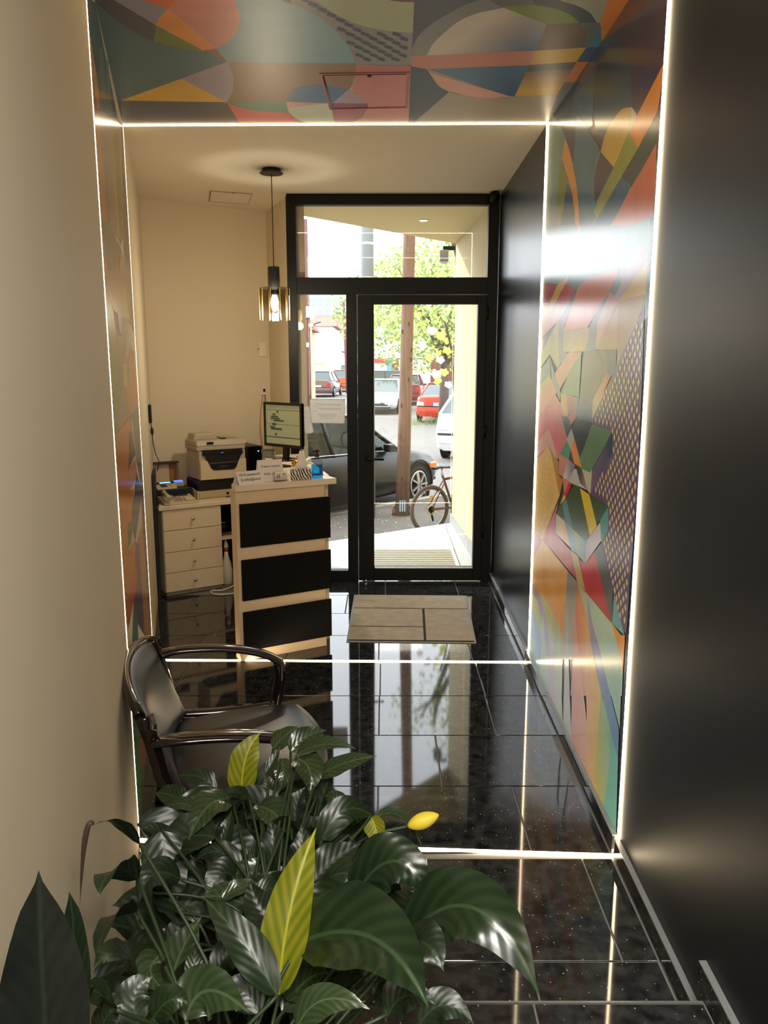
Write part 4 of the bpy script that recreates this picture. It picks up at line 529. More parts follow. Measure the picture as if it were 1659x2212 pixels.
MB().tube(sweep([dw(.58, .0) + (.05,), dw(.50, -.03) + (.012,), dw(.40, -.08) + (.008,), dw(.33, -.05) + (.008,), dw(.30, -.12) + (.008,), dw(.36, -.19) + (.008,), dw(.50, -.2) + (.008,), dw(.62, -.16) + (.012,)], 5), .006, 8).build('cable', mat('white_cable', (214, 206, 190), .5)); tag(bpy.data.objects['cable'], 'white cable looping on the floor below the desk', 'cable')
# ================================================================== COUNTER
CR = R(29.5); CO = (-.80, 4.21)
def cw(x, y): c_, s_ = math.cos(CR), math.sin(CR); return (CO[0] + x * c_ - y * s_, CO[1] + x * s_ + y * c_)
ctr = empty('reception_counter', (CO[0], CO[1], 0), CR, 'white reception counter with three wide black front panels', 'counter')
WC = mat('counter_white', (222, 196, 158), .4)
B('front_case', (.0, .0, .0), (.53, .085, .967), WC, ctr, .002)
for z0, z1 in ((.655, .895), (.353, .584), (.061, .287)): B('front_panel', (.018, -.014, z0), (.558, .0, z1), BLACKL, ctr, .001)
MB().prism([(-.006, -.022), (.595, -.022), (.595, .2), (.22, .2), (.0, .06)], .967, 1.0).bevel(.002, 1).build('countertop', mat('counter_top_white', (228, 212, 184), .35), ctr)
def cinv(p): dx, dy = p[0] - CO[0], p[1] - CO[1]; c_, s_ = math.cos(CR), math.sin(CR); return (dx * c_ + dy * s_, -dx * s_ + dy * c_)
W4 = [cinv(p) for p in ((-.605, 4.62), (-.32, 4.60), (-.60, 5.70), (-.865, 5.60))]
MB().prism(W4, .975, 1.0).bevel(.002, 1).build('wing_top', mat('counter_top_white', (228, 212, 184), .35), ctr)
i0, i1 = W4[0], W4[3]
MB().prism([(i0[0] + .005, i0[1]), (i0[0] + .025, i0[1]), (i1[0] + .025, i1[1]), (i1[0] + .005, i1[1] - .005)], 0, .975).build('wing_side_panel', WC, ctr)
k0, k1 = W4[1], W4[2]
MB().prism([(k0[0] - .03, k0[1]), (k0[0] - .01, k0[1]), (k1[0] - .01, k1[1] - .01), (k1[0] - .03, k1[1] - .01)], 0, .975).build('wing_side_panel', WC, ctr)
def onc(name, x, y, label, cat, rz=0, z=1.0):
    p = cw(x, y); return empty(name, (p[0], p[1], z), CR + rz, label, cat)
def tent(name, x, y, w, hgt, dep, rz, lines, label, size):
    t = onc(name, x, y, label, 'sign', rz)
    k = MB(); k.quad((-w / 2, -dep / 2, 0), (w / 2, -dep / 2, 0), (w / 2, 0, hgt), (-w / 2, 0, hgt)); k.quad((-w / 2, dep / 2, 0), (w / 2, dep / 2, 0), (w / 2, 0, hgt), (-w / 2, 0, hgt)); k.quad((-w / 2, -dep / 2, .0005), (w / 2, -dep / 2, .0005), (w / 2, dep / 2, .0005), (-w / 2, dep / 2, .0005))
    bmesh.ops.remove_doubles(k.bm, verts=k.bm.verts, dist=.0001)
    o = k.build('card', PAPER, t); m = o.modifiers.new('thickness', 'SOLIDIFY'); m.thickness = .0012; m.offset = 0
    sl = Vector((0, dep / 2, hgt)).normalized(); L = math.hypot(dep / 2, hgt)
    for i, s_ in enumerate(lines):
        f = L * (.66 - .36 * i) if len(lines) == 2 else L * .4
        text('lettering', s_, size, faceM((0, -dep / 2 + sl.y * f - .0012, sl.z * f), (1, 0, 0), sl), INK, t, align='CENTER')
    return t
tent('tent_card', .085, .02, .155, .07, .075, R(9), ['Wi-fi password', 'Graffiti@hotel'], 'folded white card reading Wi-fi password, on the left end of the counter', .0205)
tent('tent_card', .235, .09, .145, .115, .08, R(-2), ['Program receptie', '07:00 - 22:00'], 'taller folded white card with reception hours, middle of the counter', .0155)
ch = onc('card_holder', .275, .025, 'clear acrylic holder filled with visiting cards at the counter front', 'card holder')
B('cards', (-.035, -.003, .006), (.035, .006, .05), PAPER, ch); ac = glass('acrylic', (1, 1, 1), .93)
B('front_plate', (-.042, -.010, .0), (.042, -.008, .03), ac, ch); B('back_plate', (-.042, .012, 0), (.042, .014, .055), ac, ch); B('foot', (-.042, -.012, 0), (.042, .02, .003), ac, ch)
for i, (a, b) in enumerate(((-.024, -.019), (-.013, -.008), (.008, .026))): B('logo_bar', (a, -.0042, .018 if i < 2 else .036), (b, -.003, .04), mat('brick_red_print', (176, 84, 64), .6) if i < 2 else INK, ch)
# tissue box
tb = onc('tissue_box', .405, .055, 'zebra striped tissue box with a white tissue pulled out', 'tissue box', R(-22))
def zebra():
    m = mat('zebra_print', (235, 220, 200), .6); n = m.node_tree.nodes; l = m.node_tree.links; b = n['Principled BSDF']; tc = n.new('ShaderNodeTexCoord')
    w = n.new('ShaderNodeTexWave'); w.inputs['Scale'].default_value = 26; w.inputs['Distortion'].default_value = 5; w.inputs['Detail'].default_value = 1; w.inputs['Detail Scale'].default_value = 1.2
    r = n.new('ShaderNodeValToRGB'); r.color_ramp.interpolation = 'CONSTANT'; r.color_ramp.elements[0].color = (.012, .012, .014, 1); r.color_ramp.elements[1].position = .5; r.color_ramp.elements[1].color = (.8, .72, .6, 1)
    mp = n.new('ShaderNodeMapping'); mp.inputs['Rotation'].default_value = (0, R(25), R(30)); l.new(tc.outputs['Object'], mp.inputs[0]); l.new(mp.outputs[0], w.inputs[0]); l.new(w.outputs[0], r.inputs[0]); l.new(r.outputs[0], b.inputs['Base Color']); return m
B('box', (-.055, -.05, 0), (.06, .055, .062), zebra(), tb, .002)
k = MB(); ringn = 14; prev = None
for j in range(7):
    t = j / 6; ring = []
    for i in range(ringn):
        a = 2 * PI * i / ringn; rr = (.030 - .010 * t + .006 * math.sin(3 * a + 5 * t)) 
        ring.append(k.v((.0 + rr * math.cos(a) * (1.25 - .7 * t) + .014 * t, rr * math.sin(a) * (.6 + .2 * t), .058 + .098 * t + .006 * math.cos(2 * a) * t)))
    if prev:
        for i in range(ringn): k.f([prev[i], prev[(i + 1) % ringn], ring[(i + 1) % ringn], ring[i]], True)
    prev = ring
k.f(prev, True); k.build('tissue', translucent('tissue_paper', (246, 243, 236), .5), tb)
sn = onc('hand_sanitizer', .505, .045, 'clear pump bottle half full of blue hand sanitizer on the right end of the counter', 'bottle')
def rbox(k, prof, w, d, n=20):
    rings = []
    for s_, z in prof:
        r_ = []
        for i in range(n):
            a = 2 * PI * i / n; c_, q_ = math.cos(a), math.sin(a); e = .55
            r_.append(k.v((w * s_ * abs(c_) ** e * (1 if c_ > 0 else -1), d * s_ * abs(q_) ** e * (1 if q_ > 0 else -1), z)))
        rings.append(r_)
    for A, Bq in zip(rings, rings[1:]):
        for i in range(n): k.f([A[i], A[(i + 1) % n], Bq[(i + 1) % n], Bq[i]], True)
    k.f(rings[0][::-1]); k.f(rings[-1]); return k
rbox(MB(), [(.92, .003), (1, .008), (1, .078)], .030, .019).build('liquid', glass('blue_gel', (.10, .62, .95), .95, .05), sn)
rbox(MB(), [(.95, 0), (1.05, .004), (1.05, .088), (.9, .105), (.45, .118), (.38, .122)], .032, .021).build('bottle_body', glass('clear_plastic', (.95, .98, 1), .9, .05), sn)
MB().lathe([(.013, .12), (.014, .122), (.014, .134), (.009, .137), (.005, .139), (.005, .152)]).build('pump_collar', mat('maroon_black', (46, 16, 20), .35), sn)
MB().tube([(.014, 0, .153), (0, 0, .156), (-.015, 0, .154), (-.028, 0, .148)], [.007, .008, .006, .004], 8).build('pump_head', mat('maroon_black', (46, 16, 20), .35), sn)
B('back_label', (.004, -.0225, .02), (.026, -.0215, .07), mat('label_blue', (30, 90, 160), .5), sn)
# wing items
def onw(name, x, y, label, cat, rz=0): return empty(name, (x, y, 1.0), rz, label, cat)
mo = onw('monitor', -.672, 5.325, 'black flat monitor turned to the desk seat, standing on the counter wing', 'monitor', R(-41))
MB().lathe([(.085, 0), (.088, .004), (.08, .010), (.03, .016), (.001, .017)], seg=28).build('base_plate', mat('glossy_black', (10, 10, 12), .15), mo)
MB().tube([(0, .015, .012), (0, .02, .07), (0, .02, .15)], .022, 4, False, sy=.012).build('neck', BLACKP, mo)
B('screen_back', (-.175, .0, .10), (.175, .028, .385), BLACKP, mo, .006)
k = MB(); 
for a, b in (((-.188, -.012, .088), (.188, .004, .108)), ((-.188, -.012, .368), (.188, .004, .386)), ((-.188, -.012, .105), (-.170, .004, .370)), ((.170, -.012, .105), (.188, .004, .370))): k.box(a, b)
k.build('bezel', mat('glossy_black', (10, 10, 12), .15), mo)
B('display', (-.171, -.007, .107), (.171, -.002, .369), mat('screen_page', (120, 118, 88), .3, emit=((158, 154, 110), .2)), mo)
SG = mat('screen_dark_blocks', (52, 66, 40), .4, emit=((40, 66, 50), .1))
for x, w, z, h_ in ((-.06, .02, .318, .012), (-.10, .03, .300, .010), (-.115, .07, .285, .010), (-.12, .09, .272, .010), (-.09, .10, .259, .010), (-.105, .04, .232, .014), (-.13, .05, .215, .010), (-.12, .11, .202, .012), (-.08, .02, .165, .013), (-.165, .33, .150, .006), (-.165, .33, .24, .0015), (-.165, .33, .335, .002)):
    B('screen_block', (x, -.0082, z), (x + w, -.0069, z + h_), SG, mo)
kp = onw('keypad', -.655, 4.98, 'flat black keypad lying in front of the monitor', 'keypad', R(-12)); MB().prism([(-.07, -.03), (.03, -.05), (.075, .0), (-.01, .05)], .0, .012).bevel(.002, 1).build('case', BLACKP, kp); B('key_field', (-.03, -.02, .012), (.03, .015, .015), mat('keypad_grey', (60, 60, 60), .6), kp)
bl = onw('call_bell', -.535, 4.86, 'small brass call bell standing behind the tissue box', 'bell')
GOLD = mat('brass', (214, 150, 52), .22, metal=1)
MB().lathe([(.036, 0), (.038, .004), (.034, .022), (.030, .026)], seg=28).build('base', GOLD, bl); MB().lathe([(.034, .030), (.036, .034), (.034, .048), (.022, .058), (.006, .061), (.001, .061)], seg=28).build('dome', GOLD, bl); MB().cyl((0, 0, .061), .004, .022, seg=10).build('striker', GOLD, bl)
jr = onw('plastic_tub', -.80, 5.47, 'clear plastic tub on the wing behind the monitor foot', 'tub'); MB().lathe([(.03, 0), (.045, .003), (.048, .05), (.046, .05), (.042, .006), (.001, .005)], cap=False).build('tub_body', glass('clear_plastic', (.95, .98, 1), .9, .05), jr); MB().lathe([(.03, .05), (.05, .051), (.05, .056), (.001, .057)]).build('lid', glass('milky_lid', (.8, .75, .65), .7, .2), jr)
pp = onw('paper_stack', -.535, 5.17, 'white sheets curling on the wing beside the window pane', 'paper', R(15))
for i in range(3):
    k = MB(); n_ = 6; rows_ = []
    for a in range(n_ + 1): rows_.append([k.v((-.05 + .1 * a / n_, y_, .001 + i * .003 + .02 * (a / n_) ** 3 * (1 + .3 * i))) for y_ in (-.08 + .01 * i, .08)])
    for A, Bq in zip(rows_, rows_[1:]): k.f([A[0], Bq[0], Bq[1], A[1]], True)
    o = k.build('sheet', PAPER, pp); m = o.modifiers.new('thickness', 'SOLIDIFY'); m.thickness = .0008
# ================================================================== WALL FITTINGS
def onb(name, s_, z, label, cat):
    d = (Vector(BACKR) - Vector(CORNER)).normalized(); p = Vector(CORNER) + d * s_
    return empty(name, (p.x, p.y, z), math.atan2(d.y, d.x), label, cat)
th = onb('thermostat', .925, 1.752, 'flat cream thermostat plate on the back wall near the door', 'thermostat'); B('plate', (-.03, -.012, -.055), (.03, -.0005, .055), WHITEP, th, .003); MB().lathe([(.012, 0), (.012, .006)], c=(-.034, -.006, 0)).build('dial', GREYP, th)
so = onb('socket', .925, 1.42, 'cream wall socket with cords hanging below it on the back wall', 'socket'); B('plate', (-.022, -.012, -.03), (.022, -.0005, .03), WHITEP, so, .003); B('plug', (-.008, -.026, -.005), (.008, -.012, .018), DARKM, so, .002)
for (x, m_, lab, zz) in ((-.008, mat('orange_cord', (190, 110, 50), .6), 'orange-brown cord hanging from the wall socket down behind the tower', .95), (.010, mat('dark_cord', (50, 36, 30), .6), 'dark cord hanging from the wall socket behind the monitor', 1.0)):
    d = (Vector(BACKR) - Vector(CORNER)).normalized(); nn = Vector((d.y, -d.x)); pts = []
    for i in range(9):
        t = i / 8; s_ = .925 + x + (-.035 * math.sin(t * 2.6) if x < 0 else .012 * t); p = Vector(CORNER) + d * s_ + nn * (.008 + .01 * t)
        pts.append((p.x, p.y, 1.39 - (1.39 - zz) * t))
    MB().tube(pts, .0032, 6).build('cord', m_); tag(bpy.data.objects[[o.name for o in bpy.data.objects if o.name.startswith('cord')][-1]], lab, 'cord')
ad = empty('wall_reader', (*lw(5.70, 0), 1.30), math.atan2(LWD.y, LWD.x), 'slim black device mounted upright on the left wall above the desk', 'device')
B('plate', (-.045, -.022, -.065), (.045, -.002, .065), mat('glossy_black', (10, 10, 12), .15), ad, .008); B('back_bracket', (-.03, -.006, -.045), (.03, .0, .045), DARKM, ad)
q0 = Vector(lw(5.70, .012)); q1 = Vector(lw(5.78, .03))
MB().tube([(q0.x, q0.y, 1.235), (q0.x + .005, q0.y, 1.19), (q0.x + .008, q0.y, 1.10), (q0.x + .018, q0.y + .01, 1.02), (q0.x + .038, q0.y + .02, .965), (q0.x + .030, q0.y + .02, .93), (q0.x + .022, q0.y + .02, .895)], .003, 6).build('thin_cord', BLACKP); tag(bpy.data.objects['thin_cord'], 'thin black cord running from the wall device down to the desk', 'cord')
MB().tube([(q0.x + .005, q0.y, 1.205), (q0.x + .006, q0.y, 1.19), (q0.x + .006, q0.y, 1.165), (q0.x + .007, q0.y, 1.15)], [.004, .011, .011, .004], 8).build('inline_switch', BLACKP, bpy.data.objects['thin_cord'])
# ================================================================== PENDANT
pn = empty('pendant_lamp', (-.689, 5.151, H), 0, 'black pendant lamp with smoked ribbed glass shade and glowing bulb', 'lamp')
BKM = mat('matt_black_metal', (30, 34, 34), .45)
MB().lathe([(.07, -.028), (.072, -.024), (.060, -.016), (.056, 0)], seg=32).build('canopy', BKM, pn); MB().tube([(0, 0, -.02), (0, 0, -.575)], .0028, 8).build('cord', mat('brown_cord', (60, 36, 30), .7), pn)
MB().lathe([(.034, -.715), (.037, -.713), (.037, -.580), (.034, -.575)], seg=28).build('socket_cover', BKM, pn)
sh = MB(); n_ = 30; zs = [-.90, -.83, -.77, -.705]; rings = []
for z in zs: rings.append([sh.v((.094 * math.cos(2 * PI * i / n_), .094 * math.sin(2 * PI * i / n_), z)) for i in range(n_)])
for A, Bq in zip(rings, rings[1:]):
    for i in range(n_): sh.f([A[i], A[(i + 1) % n_], Bq[(i + 1) % n_], Bq[i]])
def smoked():
    m = bpy.data.materials.new('smoked_glass'); m.use_nodes = True; n = m.node_tree.nodes; l = m.node_tree.links; n.clear(); o = n.new('ShaderNodeOutputMaterial'); t = n.new('ShaderNodeBsdfTransparent'); g = n.new('ShaderNodeBsdfGlossy'); g.inputs['Roughness'].default_value = .03; x = n.new('ShaderNodeMixShader'); f = n.new('ShaderNodeFresnel'); thin(n, l, f, 1.5)
    tc = n.new('ShaderNodeTexCoord'); s_ = n.new('ShaderNodeSeparateXYZ'); l.new(tc.outputs['Object'], s_.inputs[0]); r = n.new('ShaderNodeMapRange'); r.inputs['From Min'].default_value = -.86; r.inputs['From Max'].default_value = -.78; l.new(s_.outputs[2], r.inputs[0])
    c = n.new('ShaderNodeMix'); c.data_type = 'RGBA'; c.inputs[6].default_value = (.95, .93, .9, 1); c.inputs[7].default_value = (.50, .44, .38, 1); l.new(r.outputs[0], c.inputs[0]); l.new(c.outputs[2], t.inputs[0]); l.new(f.outputs[0], x.inputs[0]); l.new(t.outputs[0], x.inputs[1]); l.new(g.outputs[0], x.inputs[2]); l.new(x.outputs[0], o.inputs[0]); return m
sh.build('glass_shade', smoked(), pn, recalc=False)
k = MB()
for i in range(10): a = 2 * PI * (i + .3) / 10; k.cyl((.0945 * math.cos(a), .0945 * math.sin(a), -.90), .0014, .195, seg=6)
k.build('shade_ribs', mat('amber_rib_glow', (230, 190, 110), .2, emit=((255, 200, 110), .35)), pn)  # ribs emit a little to imitate bulb light caught in the glass
MB().torus((0, 0, -.705), .094, .0015, 'z', 30, 6).build('shade_rim', mat('bronze_rim', (120, 84, 50), .3, metal=1), pn)
MB().lathe([(.024, -.745), (.03, -.742), (.03, -.715)], seg=20).build('bulb_holder', DARKM, pn)
MB().lathe([(.001, -.845), (.010, -.842), (.016, -.832), (.026, -.80), (.027, -.785), (.020, -.765), (.014, -.745)], seg=20).build('bulb', mat('glowing_bulb', (255, 240, 205), .4, emit=((255, 226, 170), 9)), pn)
pl_ = bpy.data.lights.new('pendant_glow', 'POINT'); pl_.energy = 12; pl_.color = (1, .87, .66); pl_.shadow_soft_size = .03
po_ = bpy.data.objects.new('pendant_glow', pl_); po_.location = (-.689, 5.151, H - .87); COL.objects.link(po_)
# ================================================================== ARMCHAIR
AC = empty('armchair', (-.5355, 2.474, 0), R(14.4), 'black leather armchair with curved dark wooden arms against the left wall', 'chair')
LEA = mat('dark_grey_leather', (27, 28, 30), .34, spec=.5, bump=(55, .18, .0015, U), noise=(3, .12, U)); LAQ = mat('black_lacquered_wood', (20, 13, 13), .16, coat=.6)
k = MB(); nx, ny = 14, 14; top = []; botm = []
def seatp(u_, v_):
    a, b = 2 * u_ - 1, 2 * v_ - 1
    x = a * math.sqrt(1 - .30 * b * b) if True else a; y = b * math.sqrt(1 - .25 * a * a)
    hw = .325 - .02 * (1 - u_); return (.07 + x * .265, y * hw)
for i in range(nx + 1):
    r1, r2 = [], []
    for j in range(ny + 1):
        u_, v_ = i / nx, j / ny; x, y = seatp(u_, v_); e = 1 - max(abs(2 * u_ - 1), abs(2 * v_ - 1)) ** 6
        sx = 1 - .02 * (1 - e); z = .372 + .032 * e + .008 * math.cos((v_ - .5) * PI) - .012 * (1 - u_)
        r1.append(k.v((x * 1.0, y, z))); r2.append(k.v((x * .97 + .002, y * .97, .335)))
    top.append(r1); botm.append(r2)
for i in range(nx):
    for j in range(ny): k.f([top[i][j], top[i + 1][j], top[i + 1][j + 1], top[i][j + 1]], True); k.f([botm[i][j + 1], botm[i + 1][j + 1], botm[i + 1][j], botm[i][j]])
def side(ti, tj, bi, bj): pass
per = [(i, 0) for i in range(nx)] + [(nx, j) for j in range(ny)] + [(i, ny) for i in range(nx, 0, -1)] + [(0, j) for j in range(ny, 0, -1)]
for a, b in zip(per, per[1:] + per[:1]): k.f([top[a[0]][a[1]], botm[a[0]][a[1]], botm[b[0]][b[1]], top[b[0]][b[1]]], True)
k.build('seat', LEA, AC)
# back pad: curved and reclined
def backp(u_, v_, off):
    y = (2 * u_ - 1) * .34; z = .36 + v_ * .335 * (1 - .10 * abs(2 * u_ - 1) ** 3) ; x = -.155 - .11 * v_ + .055 * (2 * u_ - 1) ** 2 - off; return (x, y * (1 - .04 * v_), z)
k = MB(); n1, n2 = 16, 12; F_, K_ = [], []
for i in range(n1 + 1):
    a, b = [], []
    for j in range(n2 + 1):
        u_, v_ = i / n1, j / n2; e = 1 - max(abs(2 * u_ - 1), abs(2 * v_ - 1)) ** 6
        a.append(k.v(backp(u_, v_, .022 - .026 * e))); b.append(k.v(backp(u_, v_, .042)))
    F_.append(a); K_.append(b)
for i in range(n1):
    for j in range(n2): k.f([F_[i][j], F_[i + 1][j], F_[i + 1][j + 1], F_[i][j + 1]], True); k.f([K_[i][j + 1], K_[i + 1][j + 1], K_[i + 1][j], K_[i][j]], True)
per = [(i, 0) for i in range(n1)] + [(n1, j) for j in range(n2)] + [(i, n2) for i in range(n1, 0, -1)] + [(0, j) for j in range(n2, 0, -1)]
for a, b in zip(per, per[1:] + per[:1]): k.f([F_[a[0]][a[1]], F_[b[0]][b[1]], K_[b[0]][b[1]], K_[a[0]][a[1]]], True)
k.build('backrest', LEA, AC)
k = MB(); k.tube([Vector(backp(i / 12, 1, .03)) + Vector((-.004, 0, .004)) for i in range(13)], .016, 10, sy=.014).build('top_rail', LAQ, AC)
for s_ in (-1, 1):
    y = .365 * s_
    MB().tube(sweep([(-.232, y * .90, .665), (-.215, y * .94, .60), (-.185, y * .98, .47), (-.155, y, .36), (-.17, y, .22), (-.215, y, .1), (-.235, y, .0)]), .020, 4, True, sy=.016).build('rear_leg', LAQ, AC)
    MB().tube(sweep([(-.21, y * .96, .595), (-.15, y, .602), (-.05, y * 1.01, .600), (.06, y * 1.01, .588), (.17, y * .99, .560), (.24, y * .97, .52)]), .034, 10, True, sy=.013).build('armrest', LAQ, AC)
    MB().tube(sweep([(.225, y * .97, .525), (.232, y * .98, .46), (.215, y, .36), (.20, y, .2), (.225, y, .0)]), .019, 4, True, sy=.015).build('front_leg', LAQ, AC)
    MB().tube(sweep([(-.155, y, .345), (0, y * .98, .34), (.212, y, .345)]), .015, 4, True, sy=.017).build('side_rail', LAQ, AC)
B('seat_rail', (.18, -.31, .325), (.205, .31, .35), LAQ, AC); B('seat_rail', (-.15, -.31, .325), (-.125, .31, .35), LAQ, AC)
# ================================================================== PLANTS
def leafmat(name, col, trans, rough, dark):
    m = bpy.data.materials.new(name); m.use_nodes = True; n = m.node_tree.nodes; l = m.node_tree.links; b = n['Principled BSDF']; o = n['Material Output']
    b.inputs['Roughness'].default_value = rough; b.inputs['Specular IOR Level'].default_value = .6
    uv = n.new('ShaderNodeUVMap'); sp = n.new('ShaderNodeSeparateXYZ'); l.new(uv.outputs[0], sp.inputs[0])
    # veins: lines leaving the midrib at an angle
    a = n.new('ShaderNodeMath'); a.operation = 'ABSOLUTE'; l.new(sp.outputs[0], a.inputs[0])
    c_ = n.new('ShaderNodeMath'); c_.operation = 'MULTIPLY_ADD'; c_.inputs[1].default_value = -.34; l.new(a.outputs[0], c_.inputs[0]); l.new(sp.outputs[1], c_.inputs[2])
    d = n.new('ShaderNodeMath'); d.operation = 'MULTIPLY'; d.inputs[1].default_value = 46; l.new(c_.outputs[0], d.inputs[0]); s_ = n.new('ShaderNodeMath'); s_.operation = 'SINE'; l.new(d.outputs[0], s_.inputs[0])
    mr = n.new('ShaderNodeMapRange'); mr.inputs['From Min'].default_value = -1; l.new(s_.outputs[0], mr.inputs[0])
    mx = n.new('ShaderNodeMix'); mx.data_type = 'RGBA'; mx.inputs[6].default_value = lin(dark); mx.inputs[7].default_value = lin(col); l.new(mr.outputs[0], mx.inputs[0])
    mid = n.new('ShaderNodeMapRange'); mid.inputs['From Min'].default_value = .03; mid.inputs['From Max'].default_value = .07; mid.inputs['To Min'].default_value = 1; mid.inputs['To Max'].default_value = 0; l.new(a.outputs[0], mid.inputs[0])
    mx2 = n.new('ShaderNodeMix'); mx2.data_type = 'RGBA'; l.new(mid.outputs[0], mx2.inputs[0]); l.new(mx.outputs[2], mx2.inputs[6]); mx2.inputs[7].default_value = lin(tuple(min(255, int(v * 1.2 + 10)) for v in col)); l.new(mx2.outputs[2], b.inputs['Base Color'])
    bp = n.new('ShaderNodeBump'); bp.inputs['Strength'].default_value = .10; bp.inputs['Distance'].default_value = .003; l.new(s_.outputs[0], bp.inputs['Height']); l.new(bp.outputs[0], b.inputs['Normal'])
    t = n.new('ShaderNodeBsdfTranslucent'); l.new(mx2.outputs[2], t.inputs[0]); ms = n.new('ShaderNodeMixShader'); ms.inputs[0].default_value = trans; l.new(b.outputs[0], ms.inputs[1]); l.new(t.outputs[0], ms.inputs[2]); l.new(ms.outputs[0], o.inputs[0]); return m
LM = {'d': leafmat('leaf_dark', (24, 38, 19), .14, .40, (19, 33, 16)), 'D': leafmat('leaf_broad_glossy', (30, 47, 25), .16, .24, (21, 37, 20)), 'm': leafmat('leaf_green', (34, 50, 25), .22, .36, (27, 42, 22)), 'l': leafmat('leaf_pale_sheen', (54, 68, 42), .22, .24, (42, 58, 34)), 'y': leafmat('leaf_yellow_green', (158, 156, 34), .55, .45, (120, 132, 28)), 'k': leafmat('leaf_shaded', (14, 22, 13), .05, .5, (11, 18, 11)), 'b': leafmat('leaf_withered', (60, 40, 24), .1, .6, (44, 30, 20))}  # the near-black kind has shade painted into its leaf colour
STEM = mat('leaf_stalk', (34, 50, 24), .5)
def leaf(r, parent):
    b, m_, t, w, kk = Vector(r[0:3]), Vector(r[3:6]), Vector(r[6:9]), r[9] * 1.22, r[10]
    c1 = 2 * m_ - (b + t) / 2; k = MB(); uvl = k.bm.loops.layers.uv.new('UVMap'); NL, NW = (18, 8) if w > .05 else (12, 6)
    L = (b - m_).length + (m_ - t).length; rnd = random.Random(int(abs(b.x * 9000 + b.z * 7000 + t.x * 5000)))
    toward = Vector((0, -.62, .78)) if kk not in 'y' else Vector((.1, -1, .25))
    toward = (toward + Vector((rnd.uniform(-.35, .35), rnd.uniform(-.2, .2), rnd.uniform(-.2, .3)))).normalized()
    ph = rnd.uniform(0, 6); grid = []; uvs = {}
    fold = rnd.uniform(.16, .34); curl = rnd.uniform(-.25, .15)
    for i in range(NL + 1):
        s_ = i / NL; p = (1 - s_) ** 2 * b + 2 * s_ * (1 - s_) * c1 + s_ * s_ * t; d = (2 * (1 - s_) * (c1 - b) + 2 * s_ * (t - c1)).normalized()
        wd = d.cross(toward)
        if wd.length < .2: wd = d.cross(Vector((1, 0, 0)))
        wd.normalize(); nn = wd.cross(d).normalized()
        if nn.dot(Vector((0, -.6, .8))) < 0: nn = -nn
        prof = math.sin(PI * min(1, s_ * 1.02 + .0) ** .72) ** .85 if s_ < .98 else 0; prof = max(prof, 0) if s_ > 0 else .02
        if s_ > .86: prof *= .45 + .55 * (1 - s_) / .14
        row = []
        for j in range(NW + 1):
            x = 2 * j / NW - 1; wav = .10 * math.sin(s_ * 17 + ph + (2 if x > 0 else 0)) * abs(x) ** 3
            q = p + wd * (x * w / 2 * prof) + nn * ((fold * abs(x) + curl * x * x + wav) * w / 2 * prof * 1.2)
            v = k.v(q); row.append(v); uvs[v] = (x * prof, s_)
        grid.append(row)
    for i in range(NL):
        for j in range(NW):
            f = k.f([grid[i][j], grid[i + 1][j], grid[i + 1][j + 1], grid[i][j + 1]], True)
            if f:
                for lp in f.loops: lp[uvl].uv = uvs[lp.vert]
    return k.build('leaf', LM[kk], parent, recalc=False)
